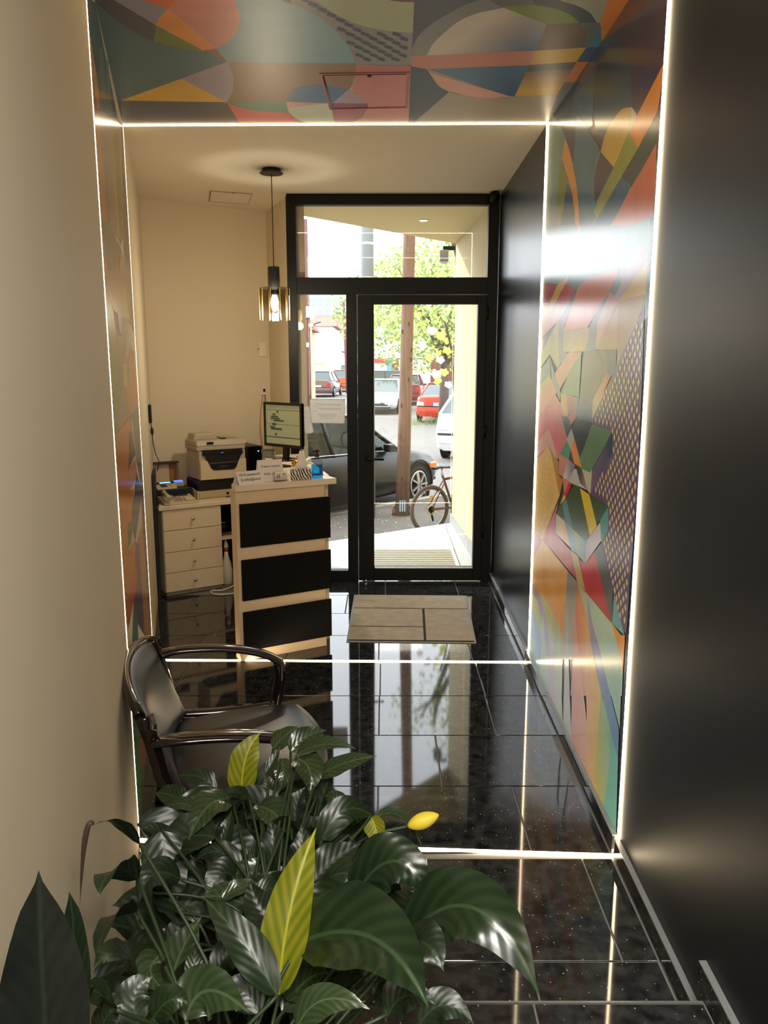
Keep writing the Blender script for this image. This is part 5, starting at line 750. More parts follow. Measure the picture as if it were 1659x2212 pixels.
# leaves: root xyz, middle xyz, tip xyz, width (metres), kind
LEAVES=[(-0.352, 1.8, 0.584, -0.344, 1.82, 0.682, -0.312, 1.86, 0.732, 0.064, 'y'),
(-0.331, 1.84, 0.586, -0.294, 1.86, 0.635, -0.267, 1.9, 0.675, 0.028, 'm'),
(-0.294, 1.95, 0.642, -0.265, 1.97, 0.669, -0.231, 2.0, 0.683, 0.047, 'l'),
(-0.244, 1.92, 0.648, -0.207, 1.95, 0.676, -0.153, 1.98, 0.681, 0.049, 'l'),
(-0.222, 1.86, 0.671, -0.15, 1.84, 0.711, -0.068, 1.82, 0.709, 0.035, 'l'),
(-0.168, 1.8, 0.645, -0.095, 1.78, 0.693, -0.016, 1.76, 0.722, 0.04, 'l'),
(-0.221, 1.85, 0.666, -0.184, 1.8, 0.665, -0.181, 1.76, 0.619, 0.062, 'l'),
(-0.268, 1.9, 0.639, -0.256, 1.86, 0.62, -0.269, 1.84, 0.575, 0.04, 'l'),
(-0.171, 1.78, 0.505, -0.158, 1.8, 0.574, -0.129, 1.82, 0.644, 0.076, 'd'),
(-0.433, 1.88, 0.568, -0.481, 1.9, 0.59, -0.543, 1.92, 0.581, 0.041, 'm'),
(-0.505, 1.84, 0.547, -0.545, 1.86, 0.56, -0.593, 1.88, 0.555, 0.05, 'm'),
(-0.458, 1.78, 0.565, -0.511, 1.8, 0.573, -0.568, 1.82, 0.532, 0.03, 'l'),
(-0.368, 1.76, 0.607, -0.412, 1.7, 0.626, -0.448, 1.64, 0.572, 0.07, 'l'),
(-0.3, 1.74, 0.602, -0.25, 1.7, 0.598, -0.222, 1.66, 0.556, 0.054, 'l'),
(-0.284, 1.74, 0.602, -0.302, 1.72, 0.592, -0.326, 1.7, 0.595, 0.033, 'm'),
(-0.499, 1.62, 0.614, -0.481, 1.58, 0.554, -0.44, 1.54, 0.472, 0.084, 'm'),
(-0.327, 1.7, 0.568, -0.32, 1.68, 0.521, -0.334, 1.66, 0.469, 0.067, 'd'),
(-0.329, 1.56, 0.54, -0.355, 1.54, 0.56, -0.385, 1.5, 0.525, 0.054, 'd'),
(-0.341, 1.48, 0.543, -0.303, 1.5, 0.558, -0.265, 1.52, 0.554, 0.031, 'l'),
(-0.269, 1.48, 0.543, -0.244, 1.5, 0.556, -0.216, 1.52, 0.535, 0.035, 'm'),
(-0.177, 1.16, 0.603, -0.161, 1.22, 0.724, -0.122, 1.3, 0.825, 0.067, 'y'),
(-0.147, 1.2, 0.668, -0.022, 1.14, 0.73, 0.067, 1.04, 0.691, 0.113, 'D'),
(0.034, 1.34, 0.553, 0.16, 1.28, 0.678, 0.268, 1.18, 0.58, 0.107, 'D'),
(-0.064, 1.46, 0.558, 0.019, 1.44, 0.662, 0.095, 1.4, 0.603, 0.093, 'D'),
(-0.148, 1.5, 0.572, -0.109, 1.54, 0.593, -0.05, 1.58, 0.609, 0.064, 'd'),
(-0.146, 1.62, 0.573, -0.09, 1.66, 0.641, -0.016, 1.7, 0.59, 0.055, 'm'),
(-0.031, 1.66, 0.623, -0.018, 1.64, 0.601, -0.018, 1.62, 0.566, 0.04, 'y'),
(-0.02, 1.76, 0.561, 0.046, 1.78, 0.549, 0.094, 1.76, 0.474, 0.027, 'l'),
(-0.059, 1.66, 0.517, -0.037, 1.68, 0.524, -0.008, 1.7, 0.513, 0.024, 'l'),
(-0.372, 1.22, 0.563, -0.366, 1.24, 0.607, -0.331, 1.28, 0.661, 0.069, 'l'),
(-0.306, 1.14, 0.621, -0.317, 1.16, 0.657, -0.32, 1.2, 0.675, 0.028, 'm'),
(-0.296, 1.02, 0.686, -0.265, 1.04, 0.72, -0.195, 1.0, 0.717, 0.064, 'l'),
(-0.41, 1.16, 0.648, -0.408, 1.06, 0.766, -0.42, 1.0, 0.788, 0.039, 'm'),
(-0.386, 1.2, 0.645, -0.39, 1.16, 0.648, -0.351, 1.12, 0.644, 0.042, 'l'),
(-0.442, 1.3, 0.791, -0.435, 1.18, 0.908, -0.442, 1.1, 0.956, 0.018, 'm'),
(-0.442, 1.1, 0.956, -0.452, 1.09, 0.941, -0.466, 1.08, 0.826, 0.008, 'b'),
(-0.459, 1.33, 0.699, -0.448, 1.18, 0.823, -0.443, 1.1, 0.831, 0.048, 'm'),
(-0.448, 1.28, 0.669, -0.446, 1.15, 0.756, -0.435, 1.05, 0.755, 0.036, 'd'),
(-0.329, 0.66, 0.923, -0.323, 0.655, 1.074, -0.315, 0.65, 1.195, 0.066, 'k'),
(-0.345, 0.74, 0.877, -0.325, 0.73, 1.03, -0.32, 0.72, 1.122, 0.027, 'd'),
(-0.363, 0.68, 0.901, -0.356, 0.67, 1.04, -0.342, 0.66, 1.134, 0.027, 'k'),
(-0.4, 0.96, 0.72, -0.389, 0.97, 0.745, -0.37, 0.98, 0.752, 0.031, 'm'),
(-0.17, 1.1, 0.657, -0.233, 1.14, 0.725, -0.307, 1.2, 0.759, 0.05, 'm'),
(0.056, 1.1, 0.602, 0.097, 1.1, 0.64, 0.143, 1.08, 0.621, 0.044, 'd'),
(0.044, 1.3, 0.581, 0.076, 1.26, 0.619, 0.105, 1.22, 0.598, 0.068, 'd'),
(-0.131, 1.02, 0.67, -0.089, 1.02, 0.722, -0.02, 1.0, 0.724, 0.04, 'l'),
(-0.396, 0.86, 0.83, -0.421, 0.98, 0.766, -0.398, 1.0, 0.771, 0.039, 'm'),
(-0.358, 1.0, 0.697, -0.369, 1.02, 0.73, -0.347, 1.04, 0.744, 0.048, 'm'),
(-0.127, 1.5, 0.572, -0.067, 1.48, 0.602, -0.038, 1.46, 0.542, 0.042, 'm'),
(0.047, 1.4, 0.556, 0.094, 1.36, 0.593, 0.136, 1.32, 0.57, 0.041, 'l'),
(-0.419, 1.66, 0.511, -0.437, 1.68, 0.569, -0.423, 1.7, 0.616, 0.043, 'd'),
(-0.382, 1.64, 0.536, -0.363, 1.66, 0.582, -0.358, 1.7, 0.616, 0.038, 'm'),
(-0.212, 1.74, 0.543, -0.213, 1.76, 0.592, -0.192, 1.78, 0.63, 0.045, 'd'),
(-0.281, 1.6, 0.506, -0.251, 1.62, 0.573, -0.266, 1.66, 0.617, 0.052, 'd'),
(-0.213, 1.56, 0.534, -0.183, 1.58, 0.589, -0.187, 1.62, 0.631, 0.047, 'd'),
(-0.429, 1.5, 0.577, -0.474, 1.46, 0.617, -0.493, 1.42, 0.572, 0.057, 'd'),
(-0.25, 1.3, 0.566, -0.291, 1.34, 0.583, -0.321, 1.4, 0.598, 0.053, 'd'),
(-0.297, 1.24, 0.579, -0.276, 1.26, 0.6, -0.229, 1.28, 0.583, 0.045, 'd'),
(-0.112, 1.3, 0.547, -0.124, 1.34, 0.573, -0.101, 1.4, 0.587, 0.062, 'd'),
(-0.008, 1.2, 0.604, 0.017, 1.22, 0.633, 0.056, 1.2, 0.632, 0.049, 'd'),
(-0.2, 1.1, 0.623, -0.232, 1.12, 0.648, -0.266, 1.1, 0.657, 0.045, 'd'),
(-0.099, 1.72, 0.568, -0.116, 1.74, 0.616, -0.145, 1.76, 0.617, 0.044, 'm'),
(-0.275, 1.8, 0.568, -0.289, 1.82, 0.607, -0.302, 1.84, 0.633, 0.035, 'd'),
(-0.321, 1.6, 0.541, -0.376, 1.62, 0.562, -0.43, 1.62, 0.538, 0.042, 'd'),
(-0.212, 1.4, 0.546, -0.251, 1.42, 0.572, -0.275, 1.46, 0.606, 0.056, 'd'),
(-0.421, 1.36, 0.577, -0.439, 1.34, 0.633, -0.437, 1.34, 0.672, 0.044, 'd'),
(-0.375, 0.96, 0.761, -0.388, 0.92, 0.827, -0.396, 0.88, 0.849, 0.027, 'm'),
(-0.483, 1.66, 0.523, -0.512, 1.66, 0.582, -0.558, 1.64, 0.607, 0.038, 'd'),
(0.008, 1.12, 0.605, 0.038, 1.12, 0.639, 0.082, 1.1, 0.64, 0.053, 'd'),
(-0.337, 1.0, 0.709, -0.309, 1.0, 0.74, -0.282, 1.0, 0.732, 0.038, 'm'),
(-0.269, 1.7354113649296639, 0.498, -0.193, 1.7554113649296639, 0.52, -0.114, 1.7154113649296638, 0.522, 0.086, 'm'),
(-0.269, 1.7450100828095336, 0.566, -0.274, 1.7650100828095336, 0.504, -0.27, 1.7250100828095336, 0.421, 0.065, 'd'),
(-0.15, 1.2253734283123083, 0.642, -0.15, 1.2453734283123084, 0.535, -0.143, 1.2053734283123083, 0.436, 0.063, 'd'),
(-0.234, 1.4981557181247973, 0.447, -0.146, 1.5181557181247973, 0.488, -0.056, 1.4781557181247973, 0.52, 0.06, 'd'),
(-0.152, 1.5108068248392719, 0.491, -0.225, 1.5308068248392719, 0.522, -0.289, 1.4908068248392718, 0.544, 0.083, 'd'),
(-0.517, 1.7984254993986015, 0.559, -0.437, 1.8184254993986015, 0.532, -0.344, 1.7784254993986015, 0.482, 0.09, 'l'),
(-0.208, 1.7847027795280233, 0.482, -0.264, 1.8047027795280233, 0.543, -0.312, 1.7647027795280232, 0.579, 0.078, 'd'),
(-0.192, 1.5728474441680873, 0.485, -0.286, 1.5928474441680873, 0.522, -0.368, 1.5528474441680873, 0.547, 0.06, 'l'),
(0.005, 1.2956144433969556, 0.51, 0.03, 1.3156144433969557, 0.565, 0.053, 1.2756144433969556, 0.622, 0.068, 'd'),
(-0.233, 1.422201033624568, 0.556, -0.175, 1.442201033624568, 0.538, -0.112, 1.402201033624568, 0.516, 0.065, 'm'),
(-0.362, 1.1825975287300134, 0.477, -0.351, 1.2025975287300135, 0.57, -0.326, 1.1625975287300134, 0.67, 0.054, 'd'),
(0.054, 1.4549384972331354, 0.475, -0.02, 1.4749384972331354, 0.454, -0.092, 1.4349384972331354, 0.429, 0.076, 'd'),
(-0.228, 1.4733194464948267, 0.484, -0.31, 1.4933194464948267, 0.531, -0.379, 1.4533194464948267, 0.57, 0.08, 'l'),
(-0.079, 1.4509482357366688, 0.478, -0.073, 1.4709482357366688, 0.551, -0.064, 1.4309482357366687, 0.617, 0.06, 'd'),
(-0.118, 1.2172518774158387, 0.542, -0.173, 1.2372518774158388, 0.564, -0.22, 1.1972518774158387, 0.594, 0.054, 'l'),
(-0.07, 1.420540860207253, 0.597, -0.122, 1.440540860207253, 0.554, -0.169, 1.4005408602072529, 0.506, 0.08, 'm'),
(-0.29, 1.385392475151372, 0.397, -0.243, 1.405392475151372, 0.464, -0.188, 1.365392475151372, 0.53, 0.06, 'l'),
(-0.266, 1.8786991973204263, 0.471, -0.221, 1.8986991973204264, 0.521, -0.17, 1.8586991973204263, 0.544, 0.091, 'm'),
(-0.097, 1.5884447555883991, 0.411, -0.167, 1.6084447555883992, 0.482, -0.23, 1.5684447555883991, 0.539, 0.071, 'd'),
(-0.239, 1.7552427112258264, 0.519, -0.31, 1.7752427112258264, 0.586, -0.372, 1.7352427112258264, 0.629, 0.076, 'd'),
(-0.096, 1.5860054883118313, 0.557, -0.062, 1.6060054883118313, 0.497, -0.026, 1.5660054883118313, 0.424, 0.082, 'd'),
(-0.245, 1.471060393218284, 0.545, -0.244, 1.491060393218284, 0.477, -0.234, 1.451060393218284, 0.403, 0.083, 'm'),
(-0.392, 1.364275869966089, 0.414, -0.411, 1.384275869966089, 0.486, -0.414, 1.344275869966089, 0.557, 0.056, 'm'),
(-0.164, 1.7907738058260623, 0.587, -0.182, 1.8107738058260623, 0.49, -0.195, 1.7707738058260623, 0.37, 0.081, 'm'),
(-0.325, 1.4712548802636563, 0.424, -0.242, 1.4912548802636563, 0.478, -0.153, 1.4512548802636562, 0.526, 0.073, 'm'),
(-0.271, 1.67643082214123, 0.497, -0.221, 1.69643082214123, 0.545, -0.164, 1.65643082214123, 0.575, 0.072, 'd'),
(-0.262, 1.4492739780841184, 0.506, -0.173, 1.4692739780841184, 0.47, -0.079, 1.4292739780841184, 0.431, 0.078, 'l'),
(-0.176, 1.5240019754934329, 0.484, -0.245, 1.5440019754934329, 0.518, -0.305, 1.5040019754934328, 0.541, 0.07, 'd'),
(-0.227, 1.6326245114076543, 0.607, -0.226, 1.6526245114076543, 0.528, -0.218, 1.6126245114076543, 0.433, 0.068, 'd'),
(-0.055, 1.360836049955135, 0.515, 0.01, 1.380836049955135, 0.55, 0.073, 1.340836049955135, 0.584, 0.079, 'm'),
(-0.178, 1.4456008110560294, 0.429, -0.102, 1.4656008110560295, 0.485, -0.023, 1.4256008110560294, 0.537, 0.064, 'm'),
(-0.291, 1.6210987512147528, 0.529, -0.209, 1.6410987512147528, 0.477, -0.12, 1.6010987512147528, 0.412, 0.069, 'd'),
(-0.179, 1.2061291774837881, 0.528, -0.139, 1.2261291774837881, 0.572, -0.094, 1.186129177483788, 0.623, 0.06, 'l'),
(-0.461, 1.5907594336380657, 0.358, -0.478, 1.6107594336380657, 0.458, -0.48, 1.5707594336380657, 0.545, 0.08, 'l'),
(-0.384, 1.635301742830312, 0.587, -0.464, 1.655301742830312, 0.572, -0.529, 1.615301742830312, 0.541, 0.085, 'm'),
(-0.216, 1.6630800496721967, 0.623, -0.227, 1.6830800496721967, 0.548, -0.232, 1.6430800496721967, 0.455, 0.072, 'm'),
(-0.218, 1.4207216681412023, 0.525, -0.146, 1.4407216681412023, 0.486, -0.069, 1.4007216681412022, 0.446, 0.062, 'd'),
(0.003, 1.3336593866797395, 0.469, -0.051, 1.3536593866797395, 0.49, -0.102, 1.3136593866797395, 0.514, 0.072, 'l'),
(-0.037, 1.5968406295135995, 0.52, -0.0, 1.6168406295135995, 0.46, 0.037, 1.5768406295135995, 0.389, 0.071, 'd'),
(-0.373, 1.6266034752134788, 0.438, -0.461, 1.6466034752134788, 0.481, -0.534, 1.6066034752134788, 0.511, 0.065, 'm'),
(-0.395, 1.2695323314803115, 0.421, -0.374, 1.2895323314803115, 0.513, -0.338, 1.2495323314803115, 0.609, 0.075, 'l'),
(-0.525, 1.5065518678789478, 0.542, -0.485, 1.5265518678789478, 0.46, -0.428, 1.4865518678789478, 0.37, 0.06, 'm'),
(-0.14, 1.4309653307647192, 0.416, -0.176, 1.4509653307647192, 0.507, -0.204, 1.4109653307647192, 0.592, 0.066, 'd'),
(-0.442, 1.4566605174243101, 0.418, -0.516, 1.4766605174243101, 0.47, -0.572, 1.4366605174243101, 0.517, 0.082, 'd'),
(-0.529, 1.5848323662067643, 0.508, -0.473, 1.6048323662067643, 0.563, -0.403, 1.5648323662067642, 0.604, 0.061, 'd'),
(-0.395, 1.6383959731614988, 0.568, -0.338, 1.6583959731614988, 0.547, -0.272, 1.6183959731614987, 0.51, 0.071, 'd'),
(-0.416, 1.2299452417199463, 0.524, -0.372, 1.2499452417199464, 0.572, -0.313, 1.2099452417199463, 0.625, 0.055, 'l'),
(-0.253, 1.6377387637843317, 0.39, -0.283, 1.6577387637843317, 0.474, -0.303, 1.6177387637843317, 0.542, 0.061, 'l'),
(-0.013, 1.330552982872931, 0.612, -0.005, 1.350552982872931, 0.508, 0.004, 1.310552982872931, 0.405, 0.081, 'l'),
(-0.55, 1.2948409857873482, 0.505, -0.482, 1.3148409857873482, 0.531, -0.395, 1.2748409857873482, 0.56, 0.071, 'd'),
(-0.082, 1.7055018010242726, 0.45, -0.052, 1.7255018010242726, 0.53, -0.02, 1.6855018010242726, 0.59, 0.068, 'm'),
(0.02, 1.3306712489517094, 0.477, -0.02, 1.3506712489517094, 0.525, -0.057, 1.3106712489517094, 0.574, 0.069, 'd'),
(0.116, 1.5140758477635654, 0.478, 0.02, 1.5340758477635654, 0.459, -0.076, 1.4940758477635654, 0.432, 0.081, 'l'),
(-0.012, 1.7566519011341366, 0.471, -0.087, 1.7766519011341366, 0.539, -0.158, 1.7366519011341366, 0.585, 0.068, 'm'),
(-0.215, 1.4297477105630405, 0.449, -0.259, 1.4497477105630405, 0.504, -0.292, 1.4097477105630405, 0.555, 0.08, 'd'),
(-0.448, 1.5148553319785154, 0.491, -0.376, 1.5348553319785154, 0.501, -0.293, 1.4948553319785154, 0.502, 0.075, 'd'),
(-0.035, 1.4212042189701035, 0.432, -0.108, 1.4412042189701035, 0.451, -0.176, 1.4012042189701035, 0.47, 0.077, 'm'),
(-0.078, 1.6266811950573679, 0.599, -0.103, 1.6466811950573679, 0.521, -0.126, 1.6066811950573678, 0.427, 0.082, 'l'),
(-0.36, 1.8323241346856698, 0.428, -0.361, 1.8523241346856698, 0.523, -0.352, 1.8123241346856698, 0.59, 0.083, 'm'),
(-0.501, 1.3294610200018067, 0.512, -0.451, 1.3494610200018067, 0.536, -0.385, 1.3094610200018066, 0.561, 0.066, 'd'),
(-0.377, 1.278645283150085, 0.388, -0.403, 1.298645283150085, 0.485, -0.412, 1.258645283150085, 0.585, 0.072, 'd'),
(-0.022, 1.2870426597930362, 0.479, 0.01, 1.3070426597930362, 0.556, 0.039, 1.2670426597930362, 0.635, 0.055, 'l'),
(-0.418, 1.5620249197360838, 0.432, -0.516, 1.5820249197360838, 0.462, -0.595, 1.5420249197360838, 0.483, 0.086, 'd'),
(-0.164, 1.772765449300287, 0.61, -0.201, 1.792765449300287, 0.557, -0.232, 1.7527654493002869, 0.481, 0.06, 'l'),
(-0.187, 1.6717711489225424, 0.433, -0.176, 1.6917711489225424, 0.525, -0.16, 1.6517711489225424, 0.597, 0.06, 'd'),
(-0.381, 1.722858918246063, 0.463, -0.33, 1.742858918246063, 0.541, -0.27, 1.702858918246063, 0.597, 0.073, 'd'),
(-0.27, 1.8026880744519722, 0.497, -0.23, 1.8226880744519722, 0.561, -0.185, 1.7826880744519722, 0.6, 0.063, 'm'),
(-0.577, 1.691195952287843, 0.585, -0.506, 1.711195952287843, 0.555, -0.42, 1.671195952287843, 0.506, 0.073, 'd'),
(-0.262, 1.773599887607064, 0.431, -0.231, 1.793599887607064, 0.503, -0.193, 1.753599887607064, 0.553, 0.065, 'm'),
(-0.533, 1.7717703831101106, 0.498, -0.471, 1.7917703831101106, 0.521, -0.397, 1.7517703831101106, 0.523, 0.068, 'm'),
(-0.501, 1.7710464496553662, 0.471, -0.43, 1.7910464496553662, 0.537, -0.347, 1.7510464496553662, 0.579, 0.06, 'd'),
(-0.146, 1.2361329692085918, 0.431, -0.094, 1.2561329692085919, 0.509, -0.04, 1.2161329692085918, 0.593, 0.053, 'm'),
(-0.253, 1.2854568010344194, 0.589, -0.175, 1.3054568010344194, 0.549, -0.091, 1.2654568010344194, 0.513, 0.074, 'l'),
(-0.08, 1.6252423990724678, 0.464, -0.11, 1.6452423990724678, 0.54, -0.137, 1.6052423990724678, 0.599, 0.086, 'd'),
(-0.322, 1.7302765980391537, 0.633, -0.378, 1.7502765980391537, 0.586, -0.422, 1.7102765980391537, 0.517, 0.063, 'd')]
SOIL = mat('potting_soil', (34, 26, 20), .95, bump=(80, .6, .01, U)); POT = mat('dark_brown_glaze', (58, 34, 26), .3)
def plant(cx, cy, label, rad, hgt):
    t = empty('peace_lily', (0, 0, 0), 0, label, 'plant', 'peace lilies in the foreground')
    MB().lathe([(rad * .72, PZ + .001), (rad * .78, PZ + .01), (rad, PZ + hgt - .03), (rad + .012, PZ + hgt - .028), (rad + .012, PZ + hgt), (rad - .01, PZ + hgt), (rad - .012, PZ + hgt - .03), (.001, PZ + hgt - .031)], (cx, cy, 0), 32, cap=False).build('pot', POT, t)
    MB().lathe([(rad - .014, PZ + hgt - .05), (rad - .013, PZ + hgt - .03), (.001, PZ + hgt - .026)], (cx, cy, 0), 24).build('soil', SOIL, t)
    return t
PA = plant(-.26, 1.47, 'peace lily in a dark pot with drooping leaves and one yellow bud, before the armchair', .145, .20)
PB = plant(-.24, 1.02, 'peace lily closest to the camera with broad glossy leaves and one tall yellow-green leaf', .15, .22)
del PA['group']; del PB['group']
def stalk(base, c0, parent, r_=.0035):
    b = Vector(base); a = Vector(c0); m_ = a.lerp(b, .55) + Vector((0, 0, .06)) + Vector(((b.x - a.x) * -.2, (b.y - a.y) * -.2, 0))
    MB().tube(sweep([a, m_, b], 6), [r_ * 1.4] * 3 + [r_] * 10, 6).build('stalk', STEM, parent)
rs = random.Random(3)
for r_ in LEAVES:
    far = r_[1] > 1.36; P_ = PA if far else PB; cx, cy = (-.26, 1.47) if far else (-.24, 1.02)
    leaf(r_, P_)
    if r_[10] != 'b':
        an = rs.uniform(0, 2 * PI); rr = rs.uniform(.01, .08); stalk(r_[0:3], (cx + rr * math.cos(an), cy + rr * math.sin(an), PZ + .17), P_)
# spathe bud
sp_ = MB(); rings = []
for i in range(12):
    s_ = i / 11; rr = .020 * math.sin(PI * (s_ * .93 + .05)) ** .7 * (1 - .15 * s_); c_ = Vector((.058 + .072 * s_, 1.72, .562 + .030 * s_)); d = Vector((.072, 0, .030)).normalized(); u_ = Vector((0, 1, 0)); v_ = d.cross(u_)
    rings.append([sp_.v(c_ + u_ * rr * math.cos(2 * PI * k_ / 14) + v_ * rr * (1 + .12 * math.sin(3 * 2 * PI * k_ / 14)) * math.sin(2 * PI * k_ / 14)) for k_ in range(14)])
for A, Bq in zip(rings, rings[1:]):
    for i in range(14): sp_.f([A[i], A[(i + 1) % 14], Bq[(i + 1) % 14], Bq[i]], True)
sp_.f(rings[0]); sp_.f(rings[-1]); o = sp_.build('flower_bud', leafmat('bud_yellow', (214, 190, 60), .4, .5, (190, 166, 50)), PA); o['label'] = 'closed yellow flower bud'
MB().tube(sweep([(-.22, 1.5, .34), (-.15, 1.6, .50), (-.05, 1.69, .545), (.06, 1.72, .562)], 6), .004, 6).build('flower_stalk', STEM, PA)
# ================================================================== OUTSIDE
ASPH = mat('asphalt', (112, 110, 106), .9, noise=(6, .22, U), bump=(60, .5, .01, U)); WALK = mat('worn_sidewalk', (104, 99, 94), .9, noise=(5, .25, U), bump=(40, .5, .01, U))
STONE = mat('kerb_stone', (176, 174, 168), .8, noise=(9, .1, U)); PORCH = mat('pale_porch_tile', (176, 180, 178), .45, noise=(3, .06, (1, 6, 1))); 
RIB = mat('cream_scratched_render', (192, 178, 140), .85, noise=(30, .10, (1, 1, .06)), bump=(120, .5, .006, (1, 1, .05)))
gd = MB().prism([(-120, -60), (120, -60), (120, 220), (-120, 220)], -.6, -.30).build('floor', ASPH); structure(gd, 'grey asphalt street beyond the entrance', 'road')
fu = Vector((.73, .684)); fn_ = Vector((-.684, .73))          # along the house front, and out towards the street
c0 = Vector((-.62, 9.62))
w0, w1 = c0 - fu * 14, c0 + fu * 12
q0_, q1_ = Vector((.9, 8.0)) + fu * 12, Vector((-.9, 6.6)) - fu * 14
wk = MB().prism([tuple(w0), tuple(w1), tuple(q0_), (.95, 5.95), (-.8, 6.72), tuple(q1_)][::-1], -.5, -.20).build('sidewalk', WALK); structure(wk, 'worn grey sidewalk strip with scattered fallen leaves', 'sidewalk')
kb = empty('kerb', (0, 0, 0)); structure(kb, 'pale stone kerb between sidewalk and street', 'kerb')
for i in range(-14, 13):
    a = c0 + fu * (i * .9); b = a + fu * .89; MB().prism([tuple(a), tuple(b), tuple(b + fn_ * .13), tuple(a + fn_ * .13)], -.45, -.19).build('kerb_block', STONE, kb)
po = empty('porch', (0, 0, 0)); structure(po, 'pale tiled porch before the door with a sunken grating', 'porch')
MB().prism([(-.95, 6.97), (-.72, 5.935), (.815, 5.935), (.735, 8.16)], -.45, -.012).build('porch_slab', STONE, po)
PT = [[(-.86, 6.60), (-.735, 5.94), (-.10, 5.94), (-.10, 6.98), (-.10, 7.50)], ]
def ptile(P): MB().prism(P, -.012, -.002).build('porch_tile', PORCH, po)
ptile([(-.93, 6.955), (-.74, 5.94), (-.12, 5.94), (-.12, 7.545)]); ptile([(-.115, 6.97), (.63, 6.97), (.63, 8.09), (-.115, 7.555)]); ptile([(.635, 5.94), (.775, 5.94), (.715, 8.14), (.635, 8.09)]); ptile([(-.115, 5.94), (.63, 5.94), (.63, 6.10), (-.115, 6.10)])
B('grating_frame', (-.115, 6.10, -.012), (.63, 6.97, -.006), mat('grating_shadow', (70, 70, 66), .6), po)
for a, b in (((-.115, 6.105, -.01), (-.085, 6.965, .0)), ((.595, 6.105, -.01), (.625, 6.965, .0)), ((-.085, 6.935, -.01), (.595, 6.965, .0))): B('grating_rim', a, b, mat('aluminium', (214, 216, 214), .35, metal=.3), po)
GB = mat('grating_bar', (176, 172, 150), .5)
for i in range(13): y_ = 6.13 + i * .062; B('grating_bar', (-.085, y_, -.008), (.595, y_ + .036, .002), GB, po)
ow = empty('wall_outer', (0, 0, 0)); structure(ow, 'cream scratched-render porch side wall right of the door')
MB().wall((.80, 5.99), (.71, 8.16), -.35, -.4, 2.84).build('wall_panel', RIB, ow)
for a, b, h_ in (((.797, 6.0), (.768, 6.85), .115), ((.768, 6.86), (.713, 8.155), .095)): MB().wall(a, b, .022, -.2 if 0 else -.01, h_).build('skirting_tile', mat('grey_skirting', (150, 152, 152), .6), ow)
sf = MB().prism([(-.86, 6.44), (-.70, 5.95), (1.1, 5.95), (1.05, 8.55), (.69, 8.17)], 2.80, 2.95).build('soffit', mat('cream_soffit', (220, 204, 160), .8)); structure(sf, 'cream soffit over the porch with two round downlights', 'soffit')
for x, y_, lab in ((.326, 6.87, 'round white downlight in the porch soffit, the farther one'), (.40, 6.12, 'round white downlight in the porch soffit, right above the fanlight')):
    t = empty('downlight', (x, y_, 2.80), 0, lab, 'light', 'porch downlights'); MB().lathe([(.045, 0), (.045, -.004), (.036, -.006), (.036, 0)], seg=24, cap=False).build('trim_ring', WHITEP, t); MB().lathe([(.001, -.002), (.036, -.002)], seg=24, cap=False).build('lamp_disc', mat('downlight_glow', (255, 255, 250), .5, emit=((255, 252, 240), 6)), t)
wl_ = empty('wall_lamp', (.60, 8.28, 2.70), 0, 'small grey box lamp hanging at the outer corner of the soffit', 'lamp'); B('housing', (-.045, -.04, -.06), (.045, .04, .05), mat('lamp_grey', (120, 122, 126), .4), wl_, .006); B('lens', (-.038, -.034, -.075), (.038, .034, -.06), mat('lamp_lens', (190, 190, 186), .2), wl_, .003); B('bracket', (-.01, -.01, .05), (.11, .01, .09), DARKM, wl_)
# house front either side (keeps the sun out of the room as the real building does)
fc = empty('wall_facade', (0, 0, 0)); structure(fc, 'street front of the building around the porch')
MB().wall((1.0, 8.1), tuple(Vector((1.0, 8.1)) + fu * 6), -.3, -.4, 6).build('wall_panel', RIB, fc)
MB().wall((-.95, 6.75), (-2.9, 5.5), .12, -.4, 6).build('wall_panel', RIB, fc); MB().wall((-2.9, 5.6), (-6, 3.0), .12, -.4, 6).build('wall_panel', RIB, fc)
MB().prism([(-2.9, -3.2), (1.3, -3.2), (1.3, 8.0), (.70, 8.14), (-.92, 6.7), (-2.9, 5.5)], 2.96, 3.1).build('roof_slab', RIB, fc)
# ---- poles
WOOD = mat('weathered_pole_wood', (128, 100, 84), .9, noise=(12, .45, (3, 3, .25)), bump=(14, .9, .02, (3, 3, .25)))
pl = empty('utility_pole', (.222, 9.6, -.20), 0, 'weathered brown wooden utility pole standing on the sidewalk before the door', 'pole')
MB().tube([(0, 0, 0), (.03, 0, 1.2), (.06, 0, 2.6), (.10, 0, 5.0), (.12, 0, 7)], [.086, .078, .072, .066, .06], 16).build('shaft', WOOD, pl)
B('striped_label', (-.04, -.1, .06), (.05, -.084, .2), mat('blue_label', (60, 110, 150), .6), pl)
for i in range(3): B('stripe', (-.03 + i * .028, -.102, .06), (-.02 + i * .028, -.099, .2), mat('pale_stripe', (210, 222, 226), .6), pl)
for x, z in ((-.095, .03), (.09, .02)): MB().tube([(x, 0, -.0), (x, -.02, .08), (x * .95, 0, .1)], [.03, .03, .02], 8).build('stub', WOOD, pl)
k = MB(); rz_ = random.Random(5)
for i in range(7): z = rz_.uniform(.4, 2.4); a = rz_.uniform(3.6, 5.6); k.box((.03 * z / 1.2 + .078 * math.cos(a) - .008, .078 * math.sin(a) - .006, z - .025), (.03 * z / 1.2 + .078 * math.cos(a) + .008, .078 * math.sin(a) + .004, z + .025))
k.build('knots', mat('dark_knots', (66, 48, 42), .9), pl)
cp_ = empty('concrete_pole', (-.19, 9.45, -.20), 0, 'grey ringed concrete pole left of the wooden one, seen in the fanlight', 'pole')
MB().lathe([(.085, 0), (.072, 3), (.06, 7)], seg=18).build('shaft', mat('bluish_concrete', (128, 136, 140), .85, noise=(9, .1, U)), cp_)
